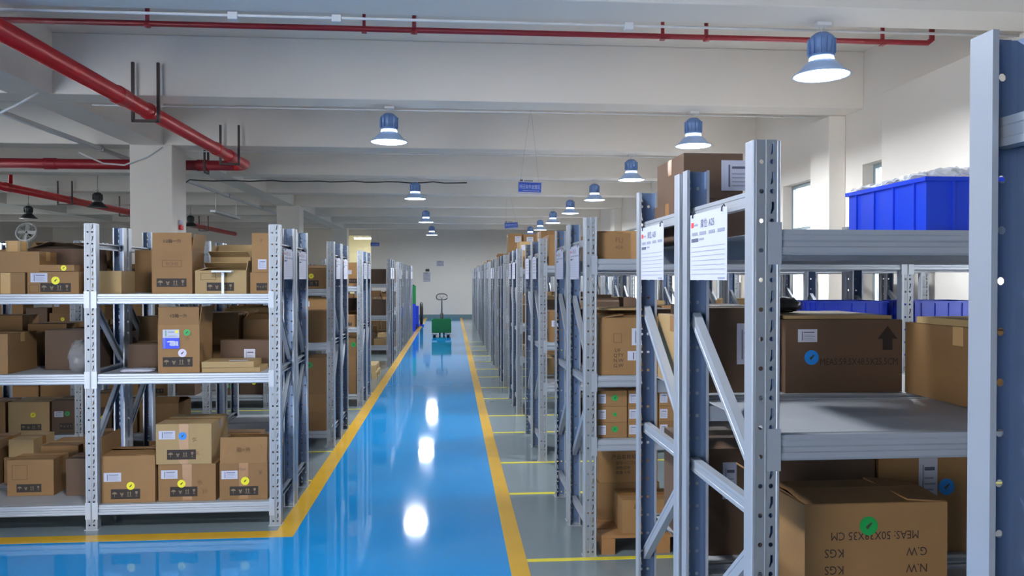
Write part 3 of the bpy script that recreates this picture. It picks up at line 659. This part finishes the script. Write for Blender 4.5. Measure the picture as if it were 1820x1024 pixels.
# bottom shelf
cl('brown carton with yellow sticker and upright side flap, leftmost on the nearest bottom left shelf', -2.285, -1.945, 5.205, .16, .305, .30, open_=True, flaps={'left': (91, .13), 'back': (8, .15), 'front': (3, .148), 'right': (4, .12)}, strip=(.06, .025, .185, .065), papers=[(.015, .14, .11, .058)], stickers=[(.185, .11, .026, YT)])
cl('brown carton with yellow sticker under another, bottom shelf', -1.928, -1.56, 5.215, .16, .245, .36, strip=(.075, .03, .175, .065), papers=[(.018, .15, .105, .055)], stickers=[(.148, .115, .026, YT)], texts=[('各', .27, .11, .035, .3, 1, 4), ('川', .30, .05, .035, .1, 1, 4)], ftape=True)
cl('brown carton with a blue sticker stacked on another, bottom shelf', -1.94, -1.585, 5.21, .4065, .265, .38, col='cardboard_pale', strip=(.07, .03, .185, .065), papers=[(.018, .165, .105, .055)], stickers=[(.17, .185, .026, YB)], texts=[('女', .25, .15, .035, .3, 1, 4), ('化', .265, .06, .03, .1, 1, 4)], ftape=True)
cl('brown carton with upright lettered flap, bottom shelf beside the end upright', -1.535, -1.225, 5.215, .16, .245, .33, open_=True, flaps={'front': (86, .17), 'left': (60, .13), 'right': (70, .13), 'back': (60, .17)}, strip=(.065, .03, .185, .06), papers=[(.012, .14, .105, .055)], stickers=[(.165, .125, .027, YT)], texts=[('箱=外', .155, .32, .036, 0, 1, 4), ('Mpa', .145, .195, .03, .1, 1, 4), ('¥', .265, .165, .045, 0, 1, 4)], ftape=True)
cl('brown carton with printed square, set back on the bottom shelf, left bay', -2.99, -2.69, 5.42, .16, .245, .2, strip=(.06, .025, .16, .055), rects=[(.03, .11, .10, .10)])
cl('dark carton half hidden behind the left upright, bottom shelf', -2.60, -2.39, 5.40, .16, .25, .2, col='cardboard_dark_or_shaded')
# soft things
random.seed(11)
def soft_bag(label, x, y, z, sx, sy, sz, mt, cat='bag', name='plastic_bag', seed=1, n=14):
    rnd = random.Random(seed); mb = MB(); vs = []; fs = []
    seg = 20
    for i in range(n+1):
        v = i/n; th = math.pi*v
        for k in range(seg):
            a = 2*math.pi*k/seg; w_ = 1+.14*rnd.uniform(-1,1)
            c_, s_ = math.cos(a), math.sin(a); q = .6
            X = abs(c_)**q*math.copysign(1,c_)*math.sin(th)**.5*w_; Yy = abs(s_)**q*math.copysign(1,s_)*math.sin(th)**.5*w_
            vs.append((X*sx/2, Yy*sy/2, max(0, (1-math.cos(th))/2*sz*(1+.12*rnd.uniform(-1,1)*(v > .5)))))
    for i in range(n):
        for k in range(seg): k2 = (k+1) % seg; fs.append((i*seg+k, i*seg+k2, (i+1)*seg+k2, (i+1)*seg+k))
    mb.add(vs, fs); o = mb.obj(name, mt, smooth=True, loc=(x, y, z)); return tag(o, label, cat)
soft_bag('crumpled clear plastic bag between the cartons on the middle left shelf', -2.44, 5.30, 1.01, .13, .2, .20, 'clear_bag', seed=3)
soft_bag('flat white and green plastic wrapper lying on the middle left shelf', -2.07, 5.28, 1.01, .22, .12, .022, 'paper', 'wrapper', 'plastic_wrapper', 4)
t = empty('paper_stand', (-1.50, 5.185, 1.53)); tag(t, 'white T-shaped strip with a folded card, standing in front of the yellowish carton', 'strip')
MB().box(-.008, .008, -.003, .003, 0, .14).obj('upright_strip', 'white_plastic', t); MB().box(-.065, .065, -.035, .015, .14, .152).obj('top_card', 'white_plastic', t, bevel=.004)

# ---- nearest right racks
GR1 = 'cartons on the nearest right rack'
def cr(label, *a, **k): k.setdefault('group', GR1); return carton(label, *a, **k)
cr('large shade-darkened brown carton with a blue sticker and measurement lettering, middle shelf', 1.175, 1.605, 2.63, 1.225, .258, .45, col='cardboard_dark_or_shaded', papers=[(.045, .18, .07, .045)], stickers=[(.095, .125, .026, YB)],  # dark cardboard puts the shading on this carton into its colour
   texts=[('MEAS:59.5X48.5X25.5CM', .27, .098, .034, 0, .80, 2), ('受力品', .235, .135, .034, .08, .9, 4), ('6分外', .30, .055, .036, -.05, .9, 4), ('⬆', .375, .15, .11, 0, .8, 2)])
cr('brown carton turned side-on at the right end of the middle shelf', 1.612, 2.10, 2.05, 1.225, .250, .573, col='cardboard', tapec=6)
cr('dark carton with a tall torn label, middle shelf beside the perforated upright', .90, 1.165, 2.66, 1.225, .30, .45, col='cardboard_dark_or_shaded', papers=[(.11, .10, .085, .145)])
cr('pale tan carton against the end frame, middle shelf of the back rack', .85, .895, 2.72, 1.225, .26, .4, col='cardboard_pale')
cr('big dark carton, upper of two on the top shelf of the nearest right rack', .84, 1.06, 2.74, 1.921, .165, .36, col='cardboard_dark_or_shaded', papers=[(.14, .03, .13, .11)], ftape=False)
cr('big dark carton, lower of two on the top shelf of the nearest right rack', .83, 1.07, 2.735, 1.758, .16, .37, col='cardboard_dark_or_shaded')
cr('worn brown carton printed upside down with a green sticker, low shelf', 1.035, 1.475, 2.18, .645, .318, .26, open_=True, flaps={'left': (150, .13), 'front': (5, .13), 'back': (5, .125), 'right': (4, .12)},
   stickers=[(.195, .252, .028, YG)], col='cardboard',
   texts=[('MEAS: 50X38X35 CM', .215, .235, .035, math.pi, .86, 2), ('G.W', .345, .185, .036, math.pi, .92, 2), ('KGS', .09, .185, .036, math.pi, .92, 2), ('N.W', .345, .135, .036, math.pi, .92, 2), ('KGS', .09, .135, .036, math.pi, .92, 2), ('QTY', .345, .085, .036, math.pi, .92, 2)])
cr('brown carton with a white label and blue sticker in the back of the low shelf', 1.52, 1.90, 2.63, .645, .46, .4, col='cardboard', papers=[(.15, .18, .07, .16)], stickers=[(.255, .235, .03, YB)])
cr('shade-darkened open-topped carton behind the upside-down one on the low shelf', 1.13, 1.50, 2.62, .645, .40, .4, col='cardboard_dark_or_shaded')  # dark cardboard carries the shadow under the shelf above
cr('dark carton with a white edge label, low shelf behind the end frame', .86, 1.11, 2.66, .645, .38, .4, col='cardboard_dark_or_shaded', papers=[(.10, .20, .05, .13)])
cr('flattened carton sheets lying on the large shade-darkened carton, middle shelf', 1.19, 1.58, 2.66, 1.4846, .012, .40, col='cardboard_pale', tape=False, rz=-1.5)
cr('flat thin carton lying on the side-on carton, middle shelf', 1.625, 2.05, 2.20, 1.4766, .022, .36, col='cardboard_pale', tape=False, rz=3)
soft_bag('dark folded cloth bundle on top of the large shade-darkened carton', 1.27, 2.92, 1.498, .15, .16, .055, 'black_plastic', 'bundle', 'cloth_bundle', 8)
def crate(label, x0, x1, y0, y1, z0, h, mt='blue_plastic', group=None, ribs=5, name='plastic_crate'):
    W, D = x1-x0, y1-y0; t = .006; mb = MB(); x, X = -W/2, W/2
    mb.box(x, X, 0, t, 0, h); mb.box(x, X, D-t, D, 0, h); mb.box(x, x+t, t, D-t, 0, h); mb.box(X-t, X, t, D-t, 0, h); mb.box(x+t, X-t, t, D-t, 0, t)
    for i in range(ribs):
        q = x + W*(i+.5)/ribs; mb.box(q-.004, q+.004, -.006, 0, 0, h-.012); mb.box(q-.004, q+.004, D, D+.006, 0, h-.012)
        q = D*(i+.5)/ribs; mb.box(x-.006, x, q-.004, q+.004, 0, h-.012); mb.box(X, X+.006, q-.004, q+.004, 0, h-.012)
    mb.box(x-.009, X+.009, -.009, 0, h-.012, h); mb.box(x-.009, X+.009, D, D+.009, h-.012, h); mb.box(x-.009, x, 0, D, h-.012, h); mb.box(X, X+.009, 0, D, h-.012, h)
    o = mb.obj(name, mt, loc=(x0+W/2, y0, z0)); return tag(o, label, 'crate', group)
crate('large blue plastic crate full of bubble wrap, top shelf of the nearest right rack', 1.325, 1.95, 2.06, 2.48, 1.758, .157, group='blue crates', ribs=4)
# bubble wrap: a bumpy film heap
rnd = random.Random(4); mb = MB(); nx, ny = 34, 24; vs = []; fs = []
for j in range(ny):
    for i in range(nx):
        u, v = i/(nx-1), j/(ny-1); e = min(1, 5*min(u, 1-u), 5*min(v, 1-v))
        vs.append((1.328+.618*u, 2.064+.412*v, 1.919+.034*e*(.7+.3*math.sin(5*u+1)*math.sin(4*v))+.012*rnd.random()))
for j in range(ny-1):
    for i in range(nx-1): fs.append((j*nx+i, j*nx+i+1, (j+1)*nx+i+1, (j+1)*nx+i))
mb.add(vs, fs); o = mb.obj('bubble_wrap', 'clear_film', smooth=False); tag(o, 'crumpled clear bubble wrap heaped on the large blue crate', 'wrap')
so = o.modifiers.new('s', 'SOLIDIFY'); so.thickness = .004
# ---- second right rack (front post at y 4.43)
GR2 = 'cartons on the second right rack'
def cs(label, *a, **k): k.setdefault('group', GR2); return carton(label, *a, **k)
cs('brown lettered carton standing on the top shelf of the second right rack', .86, 1.06, 4.50, 1.745, .155, .2, texts=[('FLJ', .13, .10, .04, 0, 1, 4), ('458', .13, .06, .03, 0, 1, 4)])
cs('thin cardboard strips lying on the lettered carton, top shelf', .85, 1.02, 4.52, 1.902, .010, .15, tape=False, rz=-12)
cs('large tan carton with weight lettering, middle shelf of the second right rack', .862, 1.25, 4.48, 1.06, .335, .42, texts=[('UF', .115, .135, .03), ('QTY', .12, .105, .03), ('N.W', .12, .075, .03), ('G.W', .12, .045, .03)], rects=[(.09, .19, .05, .055)], papers=[(.20, .175, .10, .10), (.175, .085, .16, .055)], ftape=False, open_=True, flaps={'front': (6, .2), 'back': (12, .2), 'left': (8, .15), 'right': (5, .15)})
cs('dark carton in the back of the middle shelf, second right rack', .87, 1.5, 4.93+.22, 1.06, .36, .35, col='cardboard_dark_or_shaded')
cs('flattened cardboard on top of the large tan carton, second right rack', .90, 1.22, 4.55, 1.44, .010, .3, tape=False, col='cardboard_pale', rz=4)
k = 0
for r_, z in enumerate((.686, .779, .872)):
    for c_ in range(3):
        pos = ['lowest', 'middle', 'topmost'][r_]; col_ = ['first', 'second', 'third'][c_]
        cs('small brown carton with green dot, %s of the %s stack from the lane' % (pos, col_), .858+c_*.186, 1.036+c_*.186, 4.49, z+.0, .0915, .28, papers=[(.006, .018, .045, .055)], stickers=[(.105, .05, .018, YG)] if r_ != 1 or c_ else [(.105, .045, .012, YG)], group='small dotted cartons on the low shelf')
# pallet with cartons under it
def pallet(label, x0, x1, y0, y1, z0, mt='pallet_wood', group='wooden pallets'):
    t = empty('wooden_pallet', (x0, y0, z0)); tag(t, label, 'pallet', group); W, D = x1-x0, y1-y0
    n = max(3, int(D/.13))
    for i in range(n):
        y = D*i/n; MB().box(0, W, y+.01, y+D/n-.01, .092, .108).obj('top_board', mt, t)
    for x in (0, W/2-.04, W-.08):
        mb = MB(); mb.box(x, x+.08, 0, D, .076, .0915)
        mb.obj('stringer_board', mt, t)
        for y in (0, D/2-.05, D-.1): MB().box(x, x+.08, y, y+.1, 0, .0755).obj('pallet_block', mt, t)
    return t
pallet('brown wooden pallet on the floor under the second right rack', .88, 1.62, 4.46, 5.02, 0.0, 'brown_wood')
cs('brown carton with lines of printed characters, front one on the pallet', 1.01, 1.34, 4.50, .109, .20, .24, texts=[('品名规格', .13, .15, .030, 0, 1, 2), ('数量:一箱', .13, .115, .022, 0, 1, 2), ('重量:十千克', .135, .085, .022, 0, 1, 2), ('产地:中国', .13, .055, .022, 0, 1, 2)])
cs('brown carton with printed characters, upper one at the back of the pallet', .93, 1.30, 4.78, .34, .21, .22, texts=[('产品名称规格', .17, .15, .032, 0, 1, 2), ('型号:一二三四', .17, .115, .022, 0, 1, 2), ('颜色:红色', .15, .085, .022, 0, 1, 2), ('数量:十件', .15, .055, .022, 0, 1, 2)])
cs('brown carton, lower one at the back of the pallet', .92, 1.31, 4.775, .109, .23, .23)
cs('tan carton on the right of the pallet with a printed block', 1.38, 1.62, 4.50, .109, .42, .4, col='cardboard_pale', texts=[('小心轻放', .12, .2, .035)])
crate('blue crate, lower of two on the middle shelf of the second right rack', 2.22, 2.66, 4.52, 4.85, 1.06, .22, group='blue crates')
crate('blue crate, upper of two on the middle shelf of the second right rack', 2.22, 2.66, 4.52, 4.85, 1.281, .21, group='blue crates')
crate('blue crate, lower of two past the post on the second right rack', 2.84, 3.28, 4.52, 4.85, 1.06, .22, group='blue crates')
crate('blue crate, upper of two past the post on the second right rack', 2.84, 3.28, 4.52, 4.85, 1.281, .21, group='blue crates')
soft_bag('grey plastic bag between the blue crates on the second right rack', 2.0, 4.62, 1.06, .24, .2, .42, 'clear_film', seed=9)

# ---- fillers: every other bay
COLS = [('cardboard', 'brown'), ('cardboard', 'brown'), ('cardboard_dark_or_shaded', 'dark'), ('cardboard_pale', 'tan'), ('cardboard', 'brown')]
cnt = ['first', 'second', 'third', 'fourth', 'fifth', 'sixth', 'seventh', 'eighth', 'ninth', 'tenth']
def fill(xa, xb, dirx, ya, D, z, maxh, seed, where, group, prob=.85, minh=.12, rich=True, toph=None):
    """cartons side by side from xa to xb (xa nearest the lane)"""
    rnd = random.Random(seed); x = abs(xa)+.012; end = abs(xb)-.012; sg = dirx; n = 0
    while x < end-.14 and n < 9:
        wd = rnd.uniform(.18, .40); wd = min(wd, end-x)
        if wd < .13: break
        if rnd.random() < prob:
            col, cn = rnd.choice(COLS); h = rnd.uniform(minh, max(minh+.04, maxh*.8)); dd = rnd.uniform(D*.6, D*.92); y0 = ya+rnd.uniform(.02, D-dd)*.5
            a, b_ = (x, x+wd) if sg > 0 else (-(x+wd), -x)
            opn = rnd.random() < .28 and maxh-h > .1
            pp = [(wd*.1, h*.5, min(.1, wd*.35), min(.055, h*.35))] if rich and rnd.random() < .5 else []
            st = [(wd*.6, h*.6, min(.024, h*.2), rnd.choice([YT, YB, YG]))] if rich and rnd.random() < .35 else []
            sp = (wd*.3, h*.12, wd*.5, min(.06, h*.28)) if rich and rnd.random() < .4 else None
            lab = '%s%s carton, %s in %s' % ('open ' if opn else '', cn, cnt[n], where)
            carton(lab, a, b_, y0, z, h, dd, col=col, open_=opn, flaps={'front': (rnd.uniform(5, 120), .08), 'back': (rnd.uniform(10, 80), .08), 'left': (rnd.uniform(10, 80), .07)} if opn else None, papers=pp, stickers=st, strip=sp, group=group, tapec=rnd.choice([1, 6]), fill_=True)
            if not opn and maxh-h > minh+.05 and rnd.random() < .55:
                h2 = rnd.uniform(minh*.8, min(maxh-h-.02, .26)); ins = rnd.uniform(0, .04)
                col, cn2 = rnd.choice(COLS)
                a2, b2 = a+ins, b_-rnd.uniform(0, .04)
                carton('%s carton on %s one, %s in %s' % (cn2, cn, cnt[n], where), a2, b2, y0+.01, z+h+.0012, h2, dd*.9, col=col, papers=[(.02, h2*.4, .06, h2*.35)] if rich and rnd.random() < .4 else [], group=group, fill_=True)
            n += 1
        x += wd+rnd.uniform(.006, .03)
def gaps(levels, top=.42):
    out = []
    for i, z in enumerate(levels): out.append((z, (levels[i-1]-z-.075) if i else top))
    return out
BAYN = ['lane-side bay', 'second bay', 'third bay', 'fourth bay']
lv_names = ['top shelf', 'middle shelf', 'low shelf', 'floor']
LG = 'cartons on the left racks'; RGp = 'cartons on the right racks'
# left: nearest group, back rack
for bi in range(3):
    for li, (z, mh) in enumerate(gaps(LLV)):
        fill(1.162+LP*bi+.04, 1.162+LP*(bi+1)-.04, -1, 5.72, .40, z, min(mh, .42), 100+bi*10+li, '%s, %s, back of first left rack' % (BAYN[bi], lv_names[li]), LG, rich=False, prob=.9)
for li, (z, mh) in enumerate(gaps(LLV)):
    fill(1.162+LP*2+.04, 1.162+LP*3-.04, -1, 5.2, .40, z, min(mh, .4), 140+li, 'leftmost bay, %s, front of first left rack' % lv_names[li], LG, rich=False)
for gi, nb in ((1, 4), (2, 4), (3, 3), (4, 1), (5, 1), (6, 1)):
    y = L_rows[gi]; lvl = LLV if gi != 3 else [1.53, .95, .40]
    for j in range(2):
        if gi >= 4 and j: continue
        for bi in range(nb if j == 0 else min(nb, 2)):
            for li, (z, mh) in enumerate(gaps(lvl)):
                if j == 1 and li == 2: continue
                if gi in (1, 2) and bi == 0 and li == 2 and j == 0: continue
                fill(1.162+LP*bi+.04, 1.162+LP*(bi+1)-.04, -1, y+j*.51+.04, .40, z, min(mh, .42), 1000*gi+bi*20+li+j*7, '%s, %s, %s of %s left rack' % (BAYN[bi], lv_names[li], ['front', 'back'][j], ordn[gi]), LG, rich=(gi < 3))
# stacks of equal cartons at the lane side of the second and third left racks
for (gi, y, x0, n, h, d_) in ((1, 7.54, -1.62, 4, .175, .36), (2, 9.91, -1.50, 3, .24, .30)):
    for i in range(n):
        carton('brown carton, %s in lane-end stack of %s left rack' % (['lowest', 'second from below', 'third from below', 'topmost'][i], ordn[gi]), x0, -1.215, y, .16+i*(h+.0015), h, d_, strip=(.05, h*.15, .14, h*.4), stickers=[(.25, h*.6, .03, YG)] if i == n-1 else [], group='cartons stacked at the lane ends')
pallet('pale wooden pallet on the floor beyond the third left rack', -1.95, -1.22, 12.6, 13.3, 0.0)
pallet('second pale wooden pallet lying on top of the first, left side', -1.93, -1.24, 12.62, 13.28, .1085)
# right racks
def rlev(gi): return RLV0 if gi == 0 else RLV
for gi in range(0, 12):
    y, D, lv = R_rows[gi]
    for j in range(2):
        if gi >= 6 and j: continue
        for bi in range(2 if gi < 4 else 1):
            if gi >= 8 and bi: continue
            for li, (z, mh) in enumerate(gaps(lv, .40)):
                if gi == 0 and bi == 0: continue
                if gi == 1 and bi == 0 and j == 0 and li > 0: continue
                if gi == 1 and bi == 1 and j == 0 and li == 1: continue
                if gi == 1 and bi == 0 and j == 1 and li == 1: continue
                if gi == 1 and li == 0 and bi == 0 and j == 0: continue
                if gi == 1 and li == 0: continue
                if gi > 3 and li == 2 and j: continue
                if gi == 4 and li == 0 and j == 0: continue
                x1 = (RX+RP-.05 if bi == 0 else RX+RP+1.62-.05) if gi < 5 else RX+RP*bi+.8
                fill(RX+RP*bi+.045, x1, 1, y+j*(D+.045)+.03, D-.1, z, min(mh, .40), 5000+gi*40+bi*9+li*2+j*5, '%s, %s, %s of %s right rack' % (BAYN[bi], lv_names[li], ['front', 'back'][j], ordn[gi]), RGp, rich=(gi < 4), prob=.8 if gi < 6 else .7)
# tall cartons standing high on the fifth right rack
carton('very tall brown carton high on a right rack, left of a pair', .85, 1.06, 11.55, 1.745, .56, .35, group='tall cartons on the right racks', papers=[(.10,.43,.09,.09)])
carton('very tall brown carton high on a right rack, right of a pair', 1.075, 1.34, 11.55, 1.745, .55, .35, group='tall cartons on the right racks', papers=[(.05,.42,.10,.09)])
# ---- hand pallet truck and crate in the lane
t = empty('hand_pallet_truck', (-.29, 21.3, 0)); tag(t, 'hand pallet truck standing in the blue lane near its far end', 'pallet truck')
for s in (-1, 1):
    mb = MB(); mb.box(s*.19-.075, s*.19+.075, -.1, 1.0, .075, .125); mb.obj('fork', 'galvanised', t, bevel=.01)
    MB().tube([(s*.19-.04, .0, .042), (s*.19+.04, .0, .042)], .041, 16).obj('fork_wheel', 'black_rubber', t, True)
    MB().tube([(s*.06-.025, 1.15, .09), (s*.06+.025, 1.15, .09)], .09, 18).obj('steer_wheel', 'black_rubber', t, True)
mb = MB(); mb.box(-.26, .26, 1.0, 1.05, .08, .45); mb.box(-.1, .1, 1.05, 1.2, .16, .30); mb.obj('truck_frame', 'dark_green_plastic', t, bevel=.01)
MB().tube([(0,1.15,.25),(0,1.13,.62)], .045, 14).obj('pump', 'black_plastic', t, True)
MB().tube([(0,1.14,.6),(0,1.12,1.06)], .018, 12).obj('handle_shaft', 'black_plastic', t, True)
lp = [(.155*math.copysign(abs(math.cos(a))**.7, math.cos(a)), 1.12, 1.10+.085*math.sin(a)-(.02*abs(math.cos(a))*(math.sin(a) < 0))) for a in [2*math.pi*i/32 for i in range(33)]]
mb = MB(); mb.tube(lp, .013, 8); mb.tube([(-.07,1.12,1.13),(0,1.12,1.05),(.07,1.12,1.13)], .006, 6); mb.obj('handle_loop', 'black_rubber', t, True)
crate('green plastic crate on the forks of the pallet truck', -.55, -.02, 21.3, 21.85, .127, .37, 'green_plastic', ribs=3)
# ---- green and blue bins with a trolley at the far left of the lane
crate('blue bin, lowest of the stack at the far left of the lane', -1.55, -1.13, 23.9, 24.4, 0.003, .42, group='stacked bins at the far left', ribs=3, name='plastic_bin')
crate('blue bin, second of the stack at the far left of the lane', -1.55, -1.13, 23.9, 24.4, .4245, .42, group='stacked bins at the far left', ribs=3, name='plastic_bin')
crate('green bin, third of the stack at the far left of the lane', -1.55, -1.13, 23.9, 24.4, .846, .28, 'green_plastic', group='stacked bins at the far left', ribs=3, name='plastic_bin')
crate('green bin on the very top of the stack at the far left', -1.55, -1.13, 23.9, 24.4, 1.127, .28, 'green_plastic', group='stacked bins at the far left', ribs=3, name='plastic_bin')
t = empty('blue_hand_truck', (-1.27, 25.0, 0)); tag(t, 'blue hand pallet truck parked beside the stacked bins, far left of the lane', 'pallet truck')
MB().box(-.22, .2, 0, .12, .10, .75).obj('truck_frame', 'blue_plastic', t, bevel=.02)
for s in (-1, 1): MB().box(s*.14-.06, s*.14+.06, .12, 1.1, .05, .12).obj('fork', 'blue_plastic', t, bevel=.01); MB().tube([(s*.12-.03, .03, .08), (s*.12+.03, .03, .08)], .08, 16).obj('steer_wheel', 'black_rubber', t, True)
MB().tube([(.0,.05,.75),(.02,.0,1.05)], .03, 10).obj('handle_shaft', 'blue_plastic', t, True)
MB().tube([(.02,0,1.05),(.09,0,1.12),(.10,0,1.3),(.05,0,1.42),(-.04,0,1.4),(-.06,0,1.2),(.02,0,1.05)], .018, 8).obj('handle_loop', 'black_rubber', t, True)
t = empty('rubber_hose', (-1.06, 26.6, .003)); tag(t, 'black hose coil standing at the far end of the left lane edge', 'hose')
MB().tube([(.02, .3*math.cos(a), .42+.35*math.sin(a)) for a in [2*math.pi*i/28 for i in range(29)]], .05, 10).obj('hose_coil', 'black_rubber', t, True)
MB().box(-.08, .1, -.2, .2, 0, .05).obj('hose_base', 'blue_plastic', t)

# white pedestal fan far off on the left
t = empty('pedestal_fan', (-12.6, 24.0, 0)); tag(t, 'white pedestal fan far off on the left, seen above the top shelf cartons', 'fan')
MB().lathe([(.0001,.0),(.3,.0),(.3,.03),(.03,.06),(.02,.08),(.02,2.85),(.0001,2.85)], 20).obj('fan_pole', 'white_plastic', t, True)
mb = MB(); T = Matrix.Translation((0, -.05, 3.0)) @ Matrix.Rotation(R(70), 4, 'X')
mb.lathe([(.0001,-.12),(.08,-.12),(.09,0),(.0001,.0)], 16, T=T); mb.obj('fan_motor', 'black_plastic', t, True)
mb = MB(); mb.lathe([(.27,-.03),(.30,-.03),(.30,.06),(.27,.06),(.27,-.03)], 28, T=T)
for k in range(14):
    mb.box(.04, .28, -.004, .004, .05, .058, T=T @ Matrix.Rotation(2*math.pi*k/14, 4, 'Z'))
mb.obj('fan_guard', 'white_plastic', t)
mb = MB()
for k in range(4): mb.box(.03, .25, -.05, .05, .01, .014, T=T @ Matrix.Rotation(math.pi*k/2, 4, 'Z') @ Matrix.Rotation(.35, 4, 'X'))
mb.obj('fan_blade', 'white_plastic', t)
